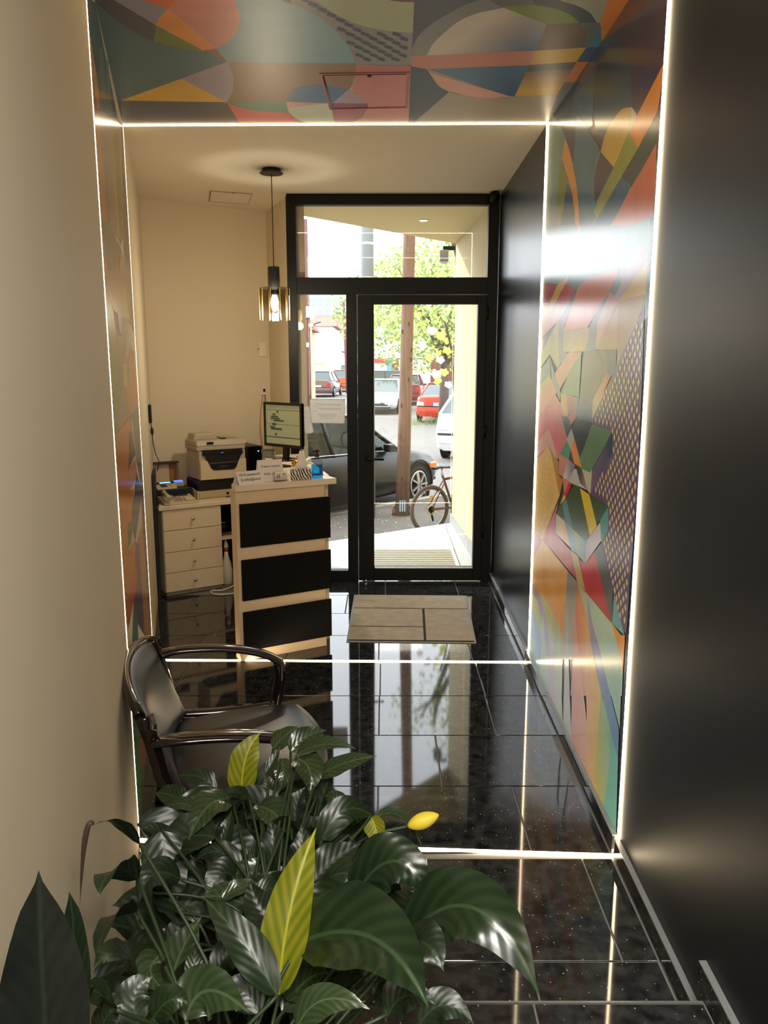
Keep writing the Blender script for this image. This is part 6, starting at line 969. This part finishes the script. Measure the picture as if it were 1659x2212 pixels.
for i in range(5): MB().lathe([(.074, 2.4 + i * .38), (.077, 2.41 + i * .38), (.077, 2.42 + i * .38), (.074, 2.43 + i * .38)], seg=18, cap=False).build('steel_band', mat('aluminium', (214, 216, 214), .35, metal=.3), cp_)
# ---- cars
TYRE = mat('tyre_rubber', (30, 30, 32), .8); RIM = mat('alloy', (190, 190, 190), .3, metal=.8); CGL = mat('car_window_glass', (70, 84, 84), .08, coat=.5); RED = mat('tail_lamp', (190, 34, 24), .25); LAMP = mat('head_lamp', (205, 210, 215), .12, coat=.6); PLT = mat('plate_white', (232, 232, 232), .5); DARKT = mat('dark_trim', (36, 36, 38), .5); AMB = mat('amber_lamp', (230, 130, 30), .2)
def car(name, label, x, y_, hd, paint, prof, W_, gh, wheels, rear=None, front=None, plate=None, seg=10, rim5=7, see=False):
    """prof: stations (x, z_low, z_top, half width factor); gh: greenhouse (x windscreen base, x roof front, x roof rear, x rear base, roof z)."""
    t = empty(name, (x, y_, -.30), hd, label, 'car'); hw = W_ / 2; k = MB(); rings = []
    for (px_, zl, zt, wf) in prof:
        w = hw * wf; zb = zl + (zt - zl) * .62
        rings.append([k.v((px_, sy * w * f, z)) for sy, f, z in ((-1, .80, zl), (-1, .96, zl + .06), (-1, 1, zl + (zt - zl) * .35), (-1, .985, zb), (-1, .93, zt - .03), (-1, .84, zt), (0, 0, zt + .015), (1, .84, zt), (1, .93, zt - .03), (1, .985, zb), (1, 1, zl + (zt - zl) * .35), (1, .96, zl + .06), (1, .80, zl))])
    for A, Bq in zip(rings, rings[1:]):
        for i in range(12): k.f([A[i], A[i + 1], Bq[i + 1], Bq[i]], True)
        k.f([A[12], A[0], Bq[0], Bq[12]])
    k.f(rings[0][::-1]); k.f(rings[-1]); k.build('body', paint, t)
    a, b, c, d, rz_ = gh; def_z = lambda X: [p[2] for p in sorted(prof, key=lambda p: abs(p[0] - X))][0] - .02
    wb_, wt_ = hw * .90, hw * .68
    base = [(a, wb_, def_z(a)), (b, wb_, def_z(b)), (c, wb_, def_z(c)), (d, wb_ * .96, def_z(d))]; roof = [(b, wt_, rz_), ((b + c) / 2, wt_, rz_ + .03), (c, wt_, rz_ - .01)]
    k = MB()
    def pane(P): k.f([k.v(p) for p in P])
    G_ = (glass('see_through_car_glass', (.62, .74, .68), .40, .02) if see else CGL)
    for s_ in (-1, 1):
        pane([(a, s_ * wb_, base[0][2]), (b, s_ * wb_, base[1][2]), (c, s_ * wb_, base[2][2]), (c, s_ * wt_, rz_), (b, s_ * wt_, rz_)]); pane([(c, s_ * wb_, base[2][2]), (d, s_ * wb_ * .96, base[3][2]), (c, s_ * wt_, rz_)])
    k.build('side_windows', G_, t, recalc=False)
    k = MB(); pane([(a, -wb_, base[0][2]), (a, wb_, base[0][2]), (b, wt_, rz_), (b, -wt_, rz_)]); k.build('windscreen', G_, t, recalc=False)
    k = MB(); pane([(d, -wb_ * .96, base[3][2]), (d, wb_ * .96, base[3][2]), (c, wt_, rz_), (c, -wt_, rz_)]); k.build('rear_window', G_, t, recalc=False)
    MB().box((c - .04, -wt_ - .015, rz_ - .012), (b + .04, wt_ + .015, rz_ + .022)).bevel(.012, 2).build('roof', paint, t)
    for s_ in (-1, 1):
        MB().tube([(a - .0, s_ * (wb_ + .004), base[0][2]), (b, s_ * (wt_ + .01), rz_ + .004)], .026, 6).build('pillar', paint, t)
        MB().tube([(d, s_ * (wb_ * .96 + .004), base[3][2]), (c, s_ * (wt_ + .01), rz_ + .004)], .032, 6).build('pillar', paint, t)
        MB().tube([((b + c) / 2, s_ * (wb_ + .006), base[1][2]), ((b + c) / 2 - .02, s_ * (wt_ + .01), rz_)], .022, 6).build('pillar', DARKT, t)
        MB().tube([(a, s_ * (wb_ + .008), base[0][2] + .012), (d, s_ * (wb_ + .002), base[3][2] + .012)], .010, 6).build('window_trim', CHROME if see else DARKT, t)
        MB().box((a - .38, s_ * (wb_ + .02) - (.0 if s_ > 0 else .12), base[0][2] + .02), (a - .26, s_ * (wb_ + .02) + (.12 if s_ > 0 else 0), base[0][2] + .12)).bevel(.02, 2).build('mirror', paint, t)
        for wx, wr_ in wheels:
            w = empty('wheel', (wx, s_ * (hw - .045), wr_)); w.parent = t
            MB().torus((0, 0, 0), wr_ * .80, wr_ * .20, 'y', 28, 8).build('tyre', TYRE, w)
            k = MB(); k.torus((0, s_ * .05, 0), wr_ * .62, wr_ * .05, 'y', 24, 6); k.cyl((0, s_ * .05 - .01, 0), wr_ * .14, .02, 'y', 12)
            for i in range(rim5):
                an = 2 * PI * i / rim5; k.tube([(wr_ * .1 * math.cos(an), s_ * .056, wr_ * .1 * math.sin(an)), (wr_ * .62 * math.cos(an), s_ * .052, wr_ * .62 * math.sin(an))], .026, 4, False, sy=.012)
            k.build('rim', RIM, w)
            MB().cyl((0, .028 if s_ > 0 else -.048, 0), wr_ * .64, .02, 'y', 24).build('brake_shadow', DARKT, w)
            MB().torus((wx, s_ * (hw + .003), wr_ + .01), wr_ * 1.14, .016, 'y', 20, 6, -.15, PI + .15).build('wheel_arch', DARKT if not see else paint, t)
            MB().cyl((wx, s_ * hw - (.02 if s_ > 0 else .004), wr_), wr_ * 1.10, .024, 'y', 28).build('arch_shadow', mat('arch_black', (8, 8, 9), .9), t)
    xf, xr = prof[-1][0], prof[0][0]; zf, zr = prof[-1], prof[0]
    if front:
        for s_ in (-1, 1): MB().box((xf - .22, s_ * hw * .62 - .16, zf[2] - .13), (xf + .02, s_ * hw * .62 + .16, zf[2] - .01)).bevel(.035, 2).build('headlight', LAMP, t)
        B('grille', (xf - .02, -.28, zf[2] - .16), (xf + .012, .28, zf[2] - .03), DARKT, t, .01); B('lower_grille', (xf - .02, -.5, zf[1] + .05), (xf + .014, .5, zf[1] + .16), DARKT, t, .01); B('splitter', (xf - .1, -.6, zf[1] - .03), (xf + .03, .6, zf[1] + .02), DARKT, t, .01)
        pz, px2, sg = zf[1] + .20, xf + .02, 1
    if rear:
        for s_ in (-1, 1): MB().box((xr - .012, s_ * hw * .74 - .12, zr[2] - .30), (xr + .16, s_ * hw * .74 + .12, zr[2] - .10)).bevel(.03, 2).build('tail_light', rear, t)
        B('rear_bumper', (xr - .05, -hw * .88, zr[1] + .03), (xr + .12, hw * .88, zr[1] + .20), paint, t, .03); B('bumper_strip', (xr - .062, -hw * .86, zr[1] + .20), (xr + .05, hw * .86, zr[1] + .235), DARKT, t, .008)
        pz, px2, sg = zr[1] + .28, xr - .045, -1
    if plate:
        B('number_plate', (min(px2, px2 + sg * .012), -.24, pz - .05), (max(px2, px2 + sg * .012), .24, pz + .05), PLT, t, .003)
        B('plate_band', (min(px2, px2 + sg * .014), (.20 if sg < 0 else -.24), pz - .05), (max(px2, px2 + sg * .014), (.24 if sg < 0 else -.20), pz + .05), mat('plate_blue', (40, 70, 160), .5), t)
        text('plate_lettering', plate, .095, faceM((px2 + sg * .013, (.17 if sg < 0 else -.17), pz - .034), (0, -1 if sg < 0 else 1, 0)), INK, t)
    return t
BLKC = mat('car_paint_black', (20, 19, 19), .3, spec=.35); WHC = mat('car_paint_white', (224, 228, 232), .25, coat=.6); SILV = mat('car_paint_silver', (190, 196, 202), .25, coat=.6); REDC = mat('car_paint_orange_red', (206, 62, 30), .3, coat=.5); BRN = mat('car_paint_brown', (112, 88, 84), .3, coat=.5); ORC = mat('car_paint_orange', (216, 96, 50), .3, coat=.5)
sedan = [(-2.05, .34, .80, .80), (-1.98, .22, .86, .92), (-1.4, .18, .88, 1), (-.6, .18, .84, 1), (.4, .18, .82, 1), (.9, .18, .80, 1), (1.35, .18, .74, .98), (1.75, .2, .66, .92), (1.95, .24, .58, .80), (2.02, .28, .50, .66)]
bc = car('car', 'black sedan parked at the kerb just outside, its front wheel behind the wooden pole', -.97, 10.36, R(52), BLKC, sedan, 1.66, (.95, .2, -.95, -1.62, 1.27), ((1.28, .29), (-1.22, .29)), front=True, see=True)
sw = MB(); sw.M = Matrix.Translation((.42, -.36, .90)) @ Matrix.Rotation(R(-25), 4, 'Y'); sw.torus((0, 0, 0), .17, .014, 'x', 24, 6); sw.cyl((-.01, 0, 0), .05, .03, 'x', 12); sw.build('steering_wheel', mat('grey_interior', (120, 122, 120), .6), bc)
for y_ in (-.34, .34):
    B('front_seat', (-.38, y_ - .22, .5), (-.18, y_ + .22, 1.08), mat('grey_interior', (120, 122, 120), .6), bc, .05)
B('dashboard', (.4, -.66, .70), (.85, .66, .86), DARKT, bc, .05)
B('fender_lamp', (1.66, -.765, .44), (1.84, -.66, .55), AMB, bc, .02)
wc_ = car('car', 'white sedan facing the entrance across the street, left of the wooden pole', .0, 32.0, R(-100), SILV, sedan, 1.7, (.95, .2, -.95, -1.62, 1.27), ((1.28, .29), (-1.22, .29)), front=True, plate='B 12')
hat = [(-1.95, .34, .92, .84), (-1.88, .22, .95, .95), (-1.2, .18, .92, 1), (-.3, .18, .88, 1), (.7, .18, .84, 1), (1.3, .18, .76, .98), (1.75, .2, .68, .9), (1.95, .28, .52, .7)]
car('car', 'orange-red sedan parked tail-on across the street, right of the wooden pole', 2.28, 27.6, R(76), REDC, sedan, 1.7, (.95, .2, -.85, -1.5, 1.25), ((1.28, .29), (-1.22, .29)), rear=LAMP, plate='B 52 DZN')
car('car', 'white hatchback whose rear corner shows beside the porch wall', 2.54, 17.2, R(66), WHC, hat, 1.72, (.95, .15, -1.35, -1.86, 1.38), ((1.22, .29), (-1.2, .29)), rear=LAMP, plate='B 17')
car('car', 'dark red and white roofed car parked behind the wooden pole', 1.1, 38.5, R(84), mat('car_paint_dark_red', (130, 40, 36), .3, coat=.5), hat, 1.7, (.95, .15, -1.35, -1.86, 1.36), ((1.22, .29), (-1.2, .29)), rear=RED)
car('car', 'brown hatchback parked tail-on at the left side of the street', -3.55, 47, R(84), BRN, hat, 1.72, (.95, .15, -1.45, -1.86, 1.42), ((1.22, .29), (-1.2, .29)), rear=RED, plate='B 38 XRA')
car('car', 'orange hatchback parked beyond the brown one', -2.55, 55, R(84), ORC, hat, 1.72, (.95, .15, -1.45, -1.86, 1.42), ((1.22, .29), (-1.2, .29)), rear=RED)
car('car', 'grey van-like car farthest up the street by the narrow side pane', -2.5, 64, R(84), mat('car_paint_grey', (110, 106, 110), .3, coat=.5), hat, 1.8, (.95, .15, -1.45, -1.86, 1.7), ((1.22, .32), (-1.2, .32)), rear=RED)
car('car', 'small blue car far across the street under the tree', .6, 42.3, R(5), mat('car_paint_blue', (50, 90, 160), .3, coat=.5), hat, 1.7, (.95, .15, -1.35, -1.86, 1.5), ((1.22, .29), (-1.2, .29)))
# ---- bicycle
bk = empty('bicycle', (.50, 8.55, -.20), R(36), 'brown bicycle leaning behind the porch wall, only its rear wheel in view', 'bicycle')
BF = mat('bicycle_frame_brown', (96, 56, 46), .4); r_ = .265
for wx in (0, .98):
    w = empty('wheel', (wx, 0, r_)); w.parent = bk
    MB().torus((0, 0, 0), r_ - .018, .022, 'y', 40, 8).build('tyre', mat('knobbly_tyre', (92, 78, 74), .9, bump=(90, .8, .006, U)), w); MB().torus((0, 0, 0), r_ - .045, .006, 'y', 40, 6).build('rim', RIM, w)
    k = MB()
    for i in range(20): a = 2 * PI * i / 20; k.tube([(.015 * math.cos(a + .5), .012 * (-1) ** i, .015 * math.sin(a + .5)), ((r_ - .045) * math.cos(a), 0, (r_ - .045) * math.sin(a))], .0009, 4)
    k.build('spokes', RIM, w); MB().cyl((0, -.03, 0), .014, .06, 'y', 12).build('hub', DARKM, w)
MB().torus((0, -.03, r_), .052, .006, 'y', 24, 6).build('cassette', mat('yellow_guard', (206, 190, 90), .5), bk); MB().cyl((0, -.034, r_), .036, .012, 'y', 20).build('sprocket', DARKM, bk)
for a, b, rr in (((0, -.04, r_), (.20, -.02, .56), .007), ((0, .04, r_), (.20, .02, .56), .007), ((0, -.045, r_), (.34, -.02, .25), .008), ((0, .045, r_), (.34, .02, .25), .008), ((.34, 0, .25), (.18, 0, .62), .014), ((.34, 0, .25), (.78, 0, .56), .016), ((.20, 0, .58), (.76, 0, .62), .014), ((.76, 0, .66), (.79, 0, .52), .018), ((.79, -.04, .52), (.98, -.04, r_), .011), ((.79, .04, .52), (.98, .04, r_), .011)): MB().tube([a, b], rr, 8).build('frame_tube', BF, bk)
MB().tube([(.18, 0, .60), (.165, 0, .70)], .012, 8).build('seat_post', RIM, bk); MB().tube([(.05, 0, .71), (.13, 0, .72), (.28, 0, .71)], [.05, .04, .015], 8, sy=.015).build('saddle', BLACKP, bk); MB().tube([(.74, -.25, .70), (.74, 0, .68), (.74, .25, .70)], .010, 8).build('handlebar', DARKM, bk)
MB().tube([(-.005, -.045, r_ + .08), (.1, -.045, r_ + .20)], .006, 6).build('rack_stay', RIM, bk); MB().tube([(.0, -.02, r_ - .02), (.02, -.02, r_ - .08), (.035, -.02, r_ - .13)], .012, 6).build('derailleur', DARKM, bk)
rf = B('reflector', (.0, -.008, r_ + .13), (.055, .0, r_ + .15), mat('amber_reflector', (240, 150, 20), .3), bk)
# ---- trees
LV = [leafmat('tree_leaf_%s' % nm, c_, .5, .6, c_) for nm, c_ in (('lime', (146, 162, 88)), ('green', (96, 118, 66)), ('gold', (196, 184, 104)))]
BARK = mat('tree_bark', (92, 80, 74), .9, noise=(10, .3, (2, 2, .4)), bump=(20, .8, .02, (2, 2, .5)))
def tree(x, y_, trunk_h, cr, cc, n, label, seed, size=.13, sparse=0, mixw=(5, 4, 2)):
    rd = random.Random(seed); t = empty('tree', (x, y_, -.30), 0, label, 'tree', 'street trees beyond the entrance'); k = MB()
    k.tube([(0, 0, 0), (.05, 0, trunk_h * .6), (.0, .05, trunk_h)], [.17, .14, .11], 10); k.build('trunk', BARK, t)
    k = MB(); cx, cy, cz = cc
    tips = []
    for i in range(12):
        a = rd.uniform(0, 2 * PI); e = rd.uniform(.2, 1.2); L = rd.uniform(.6, .95)
        q = Vector((cx + cr[0] * L * math.cos(a) * math.cos(e), cy + cr[1] * L * math.sin(a) * math.cos(e), cz + cr[2] * L * math.sin(e) - .2)); s_ = Vector((0, 0, trunk_h * rd.uniform(.75, 1)))
        m_ = s_.lerp(q, .5) + Vector((rd.uniform(-.2, .2), rd.uniform(-.2, .2), .15)); k.tube(sweep([s_, m_, q], 4), [.06, .055, .05, .045, .04, .03, .025, .02, .012], 6)
    k.build('branches', BARK, t)
    for mi in range(3):
        k = MB()
        for i in range(int(n * mixw[mi] / 11)):
            while True:
                p = Vector((rd.uniform(-1, 1), rd.uniform(-1, 1), rd.uniform(-1, 1)))
                if p.length < 1 and rd.random() < .25 + .75 * p.length and not (sparse and math.sin(p.x * 5 + seed) * math.sin(p.z * 6 + 1) > 1 - sparse): break
            p = Vector((cx + p.x * cr[0], cy + p.y * cr[1], cz + p.z * cr[2])); s_ = size * rd.uniform(.6, 1.2)
            d = Vector((rd.uniform(-1, 1), rd.uniform(-1, 1), rd.uniform(-1, .4))).normalized(); w = d.cross(Vector((rd.uniform(-1, 1), rd.uniform(-1, 1), rd.uniform(-1, 1)))).normalized()
            k.quad(p, p + d * s_ * .5 + w * s_ * .32, p + d * s_, p + d * s_ * .5 - w * s_ * .32)
        o = k.build('foliage', LV[mi], t, recalc=False); o['kind'] = 'stuff'
    return t
tree(1.8, 24.5, 2.2, (2.7, 2.0, 1.9), (.25, 0, 3.9), 5200, 'bright lime-green tree crown above the parked cars, right behind the wooden pole', 11, .16)
tree(2.6, 35, 2.5, (4.3, 2.5, 2.6), (-.6, 0, 4.1), 5200, 'taller green tree farther back, filling the top of the door glass', 12, .22, mixw=(4, 6, 1))
tree(1.1, 15.5, 4.2, (1.5, 1.2, .9), (.3, 0, 4.7), 900, 'thin airy tree with few leaves high behind the fanlight', 14, .10, .35)
bt_ = bpy.data.objects['tree.002']; bt_.location.x = 2.9; bt_.location.y = 13.2
for o in bt_.children:
    if o.name.startswith(('foliage', 'branches')): o.location.x = -1.6
# ---- vine by the porch wall
vn = empty('grape_vine', (.74, 9.25, -.20), 0, 'grape vine with large yellow-green leaves hanging beside the porch wall corner', 'plant')
MB().tube(sweep([(.06, 0, 0), (.10, .05, 1.0), (.04, 0, 1.9), (-.05, 0, 2.3)], 5), .012, 6).build('stem', BARK, vn)
def vleaf(x, z, s_, mm, seed):
    rd = random.Random(seed); k = MB(); n_ = 22; c_ = Vector((x, rd.uniform(-.1, .1), z)); u_ = Vector((1, rd.uniform(-.5, .5), rd.uniform(-.3, .3))).normalized(); v_ = Vector((rd.uniform(-.3, .3), -.2, 1)).normalized(); ct = k.v(c_ + Vector((0, -.01, 0))); ring = []
    for i in range(n_):
        a = 2 * PI * i / n_; rr = s_ * (.72 + .28 * abs(math.cos(a * 2.5 + .8))) * (1 - .35 * max(0, math.cos(a - PI / 2)) ** 6); ring.append(k.v(c_ + u_ * rr * math.cos(a) + v_ * rr * math.sin(a) + Vector((0, .02 * math.sin(3 * a), 0))))
    for i in range(n_): k.f([ct, ring[i], ring[(i + 1) % n_]], True)
    k.build('leaf', mm, vn, recalc=False)
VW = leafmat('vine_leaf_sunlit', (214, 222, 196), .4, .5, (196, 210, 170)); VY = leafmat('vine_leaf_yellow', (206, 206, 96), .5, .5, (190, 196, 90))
for i, (px_, pz_, s_, m_) in enumerate(((-.20, 2.21, .058, VW), (-.10, 2.15, .060, VY), (-.03, 2.10, .05, VY), (-.30, 2.04, .050, VW), (-.02, 1.98, .055, VY), (-.12, 1.95, .045, VY), (-.22, 1.90, .05, VY), (-.10, 1.88, .055, VW), (-.28, 1.78, .03, VY), (-.14, 1.72, .065, VW), (-.05, 1.74, .055, VY), (-.12, 1.64, .05, VY), (.0, 1.60, .05, VW))): vleaf(px_, pz_, s_, m_, i)
# ---- fallen leaves and scraps on the sidewalk
k = MB(); rd = random.Random(9)
for i in range(420):
    a = rd.uniform(-2.6, 3.4); b = rd.uniform(-1.45, -.05); p = c0 + fu * a + fn_ * b
    if (p - Vector((-.19, 9.45))).length < .15 or (p - Vector((.222, 9.6))).length < .18 or (p.y - 6.97) - (p.x + .95) * .71 < .05: continue
    s_ = rd.uniform(.006, .02); an = rd.uniform(0, PI); dx, dy = s_ * math.cos(an), s_ * math.sin(an); k.quad((p.x - dx, p.y - dy, -.197), (p.x + dy * .5, p.y - dx * .5, -.194), (p.x + dx, p.y + dy, -.192), (p.x - dy * .5, p.y + dx * .5, -.196))
tag(k.build('fallen_leaves', mat('dry_leaf', (200, 184, 150), .9), recalc=False), 'small dry leaves and blossoms scattered over the sidewalk', 'leaves', kind='stuff')
k = MB(); 
for i in range(60):
    a = rd.uniform(0, 2 * PI); p = Vector((rd.uniform(-.5, .5), rd.uniform(-.3, .3), 0)); s_ = rd.uniform(.15, .35); d = Vector((math.cos(a) * .5, math.sin(a) * .4, 1)); w = Vector((-math.sin(a), math.cos(a), 0)) * .012; k.f([k.v(p - w), k.v(p + w), k.v(p + d * s_)])
o = k.build('weed_tuft', LV[1], recalc=False); o.location = (1.15, 25.3, -.30); tag(o, 'tuft of weeds on the asphalt below the orange-red car', 'weeds', kind='stuff')
# ---- buildings across and up the street
HW = mat('house_white', (226, 228, 222), .9); HY = mat('house_yellow', (228, 216, 168), .9); HG = mat('house_grey', (206, 210, 212), .9); RT = mat('tiled_roof', (150, 96, 84), .8); WDK = mat('house_window', (150, 170, 180), .2); FRM = mat('window_surround', (240, 238, 228), .8); DOORB = mat('ochre_shutter', (206, 166, 110), .7)
def house(name, label, x0, x1, y0, y1, z1, wallm, roof=None, wins=(), fr=FRM, wm=WDK):
    t = empty(name, ((x0 + x1) / 2, y0, -.30), 0, label, 'building'); w = (x1 - x0) / 2
    B('wall', (-w, 0, 0), (w, y1 - y0, z1 + .3), wallm, t)
    if roof:
        h_, ov, ax = roof; k = MB(); L = y1 - y0; z = z1 + .3
        if ax == 'y': P = [(-w - ov, -ov, z), (w + ov, -ov, z), (0, -ov, z + h_), (-w - ov, L + ov, z), (w + ov, L + ov, z), (0, L + ov, z + h_)]; Fs = ((0, 1, 2), (5, 4, 3), (0, 3, 4, 1), (1, 4, 5, 2), (2, 5, 3, 0))
        else: P = [(-w - ov, -ov, z), (w + ov, -ov, z), (w + ov, L + ov, z), (-w - ov, L + ov, z), (-w, L / 2, z + h_), (w, L / 2, z + h_)]; Fs = ((0, 1, 5, 4), (2, 3, 4, 5), (1, 2, 5), (3, 0, 4), (0, 3, 2, 1))
        vs_ = [k.v(p) for p in P]
        for f in Fs: k.f([vs_[i] for i in f])
        k.build('roof', RT, t)
    for (side, a, z, ww, hh) in wins:        # side 'f' front facing us, 'r' right flank
        if side == 'f': fo = B('window', (a - ww / 2 - .08, -.06, z - .08), (a + ww / 2 + .08, .02, z + hh + .08), fr, t); B('pane', (a - ww / 2, -.08, z), (a + ww / 2, -.05, z + hh), wm, fo)
        else: fo = B('window', (w - .02, a - ww / 2 - .08, z - .08), (w + .06, a + ww / 2 + .08, z + hh + .08), fr, t); B('pane', (w + .05, a - ww / 2, z), (w + .08, a + ww / 2, z + hh), wm, fo)
    return t
house('house', 'yellow house with ochre shuttered window at the left edge of the side pane', -8.5, -3.25, 34, 38, 3.0, HY, (.5, .25, 'x'), [('f', 1.98, 1.15, .34, 1.5)], FRM, DOORB)
house('house', 'white gabled house with brown eaves up the street', -11, -4.3, 68, 77, 4.6, HW, (.9, .35, 'x'), [('r', 3, 2.6, .7, 1.2), ('r', 8, 2.6, .7, 1.2), ('r', 3, .4, .8, 1.6), ('r', 8, .4, .8, 1.6)])
g = house('garage', 'low cream garage with pale roller door before the white house', -6.3, -4.5, 60, 62.6, 1.7, HY, None, []); B('garage_door', (-.35, -.04, 0), (.5, .0, 1.5), mat('pale_door', (222, 206, 170), .8), g); B('flat_roof', (-.9, -.12, 1.85), (.92, 2.6, 1.98), HG, g); B('rubbish_chute', (-.82, -.1, 0), (-.5, .0, 1.2), mat('brick_orange', (196, 110, 70), .8), g)
house('house', 'pale grey house with arched doors beyond the white one', -11, -4.2, 80, 98, 5.2, HG, (.3, .2, 'x'), [('r', 3, 2.8, .8, 1.6), ('r', 9, 2.8, .8, 1.6), ('r', 3, .3, 1.0, 2.2), ('r', 9, .3, 1.0, 2.2)])
house('house', 'white and red house closing the street', -9, -1.0, 106, 112, 6.9, HW, (1.0, .3, 'x'), [('f', 1.4, 3.2, 1, 1.4), ('f', 3.0, 3.2, 1, 1.4), ('f', -.6, 3.2, 1, 1.4), ('f', 2.2, .6, 1, 1.4)])
gbld = house('office_block', 'distant pale office block with rows of bluish windows', -16, -2.5, 122, 130, 11.6, mat('office_white', (222, 230, 234), .8), None, [('f', -6 + 1.15 * i, z, .95, 1.25) for i in range(12) for z in (10.1, 8.4, 6.7)], FRM, mat('office_glass', (140, 180, 206), .2)); B('parapet', (-6.9, -.2, 11.9), (6.9, .2, 12.15), mat('office_white', (222, 230, 234), .8), gbld)
house('shed', 'low brown wooden building under the trees', .2, 7, 50, 54, 1.9, mat('brown_boards', (120, 72, 60), .9, noise=(6, .2, (6, 1, .3))), None, [('f', -2.4, .5, .4, 1.2)])
sh_ = empty('shutter_gate', (1.75, 46, -.30), 0, 'white corrugated gate standing under the tree', 'gate')
for i in range(7): B('panel_board', (-.9 + i * .26, 0, 0), (-.66 + i * .26, .06, 2.1), mat('gate_white', (232, 228, 222), .8), sh_)
ct2 = empty('kiosk', (-.45, 47, -.30), 0, 'pale kiosk with a red sign band seen through the left of the door glass', 'kiosk'); B('wall', (-.9, 0, 0), (.62, 2, 2.3), mat('kiosk_grey', (200, 204, 206), .7), ct2); B('sign_band', (-.9, -.05, 1.9), (.62, 0, 2.15), mat('sign_red', (190, 50, 50), .6), ct2); B('door', (.1, -.04, 0), (.5, 0, 1.8), mat('kiosk_door', (222, 224, 224), .7), ct2); B('side_column', (.66, -.03, 0), (.9, .2, 2.2), mat('kiosk_blue', (90, 150, 180), .7), ct2)
sp2 = empty('street_pole', (-2.83, 30, -.30), 0, 'dark brown street pole with a small white box, left in the side pane', 'pole'); MB().tube([(0, 0, 0), (-.01, 0, 3), (-.02, 0, 7)], [.13, .11, .09], 10).build('shaft', mat('dark_pole', (110, 74, 72), .9), sp2); B('white_box', (-.02, -.2, 3.55), (.26, -.08, 3.95), WHITEP, sp2, .01); B('notice_plate', (-.09, -.14, 2.5), (.06, -.11, 2.65), PLT, sp2)
MB().tube([(0, 0, 3.0), (.3, 0, 3.35), (.5, 0, 3.4)], .02, 6).build('bracket', DARKM, sp2)
sp3 = empty('street_pole', (-2.35, 50.5, -.30), 0, 'leaning thin brown pole farther up the street', 'pole'); MB().tube([(.12, 0, 0), (0, 0, 3), (-.15, 0, 5.6)], [.17, .14, .08], 10).build('shaft', mat('dark_pole', (110, 74, 72), .9), sp3); MB().tube([(-.3, 0, 2.6), (.1, 0, 2.5), (.35, 0, 2.5)], .05, 6).build('crossarm', mat('dark_pole', (110, 74, 72), .9), sp3)
sgp = empty('sign_post', (-2.15, 24.0, -.30), 0, 'thin yellow-white post standing in front of the brown hatchback', 'post'); MB().tube([(0, 0, 0), (0, 0, 2.95)], .022, 8).build('shaft', mat('yellow_post', (224, 204, 140), .6), sgp); MB().lathe([(.03, 2.95), (.07, 2.99), (.07, 3.04), (.03, 3.08)], seg=12).build('finial', WHITEP, sgp)
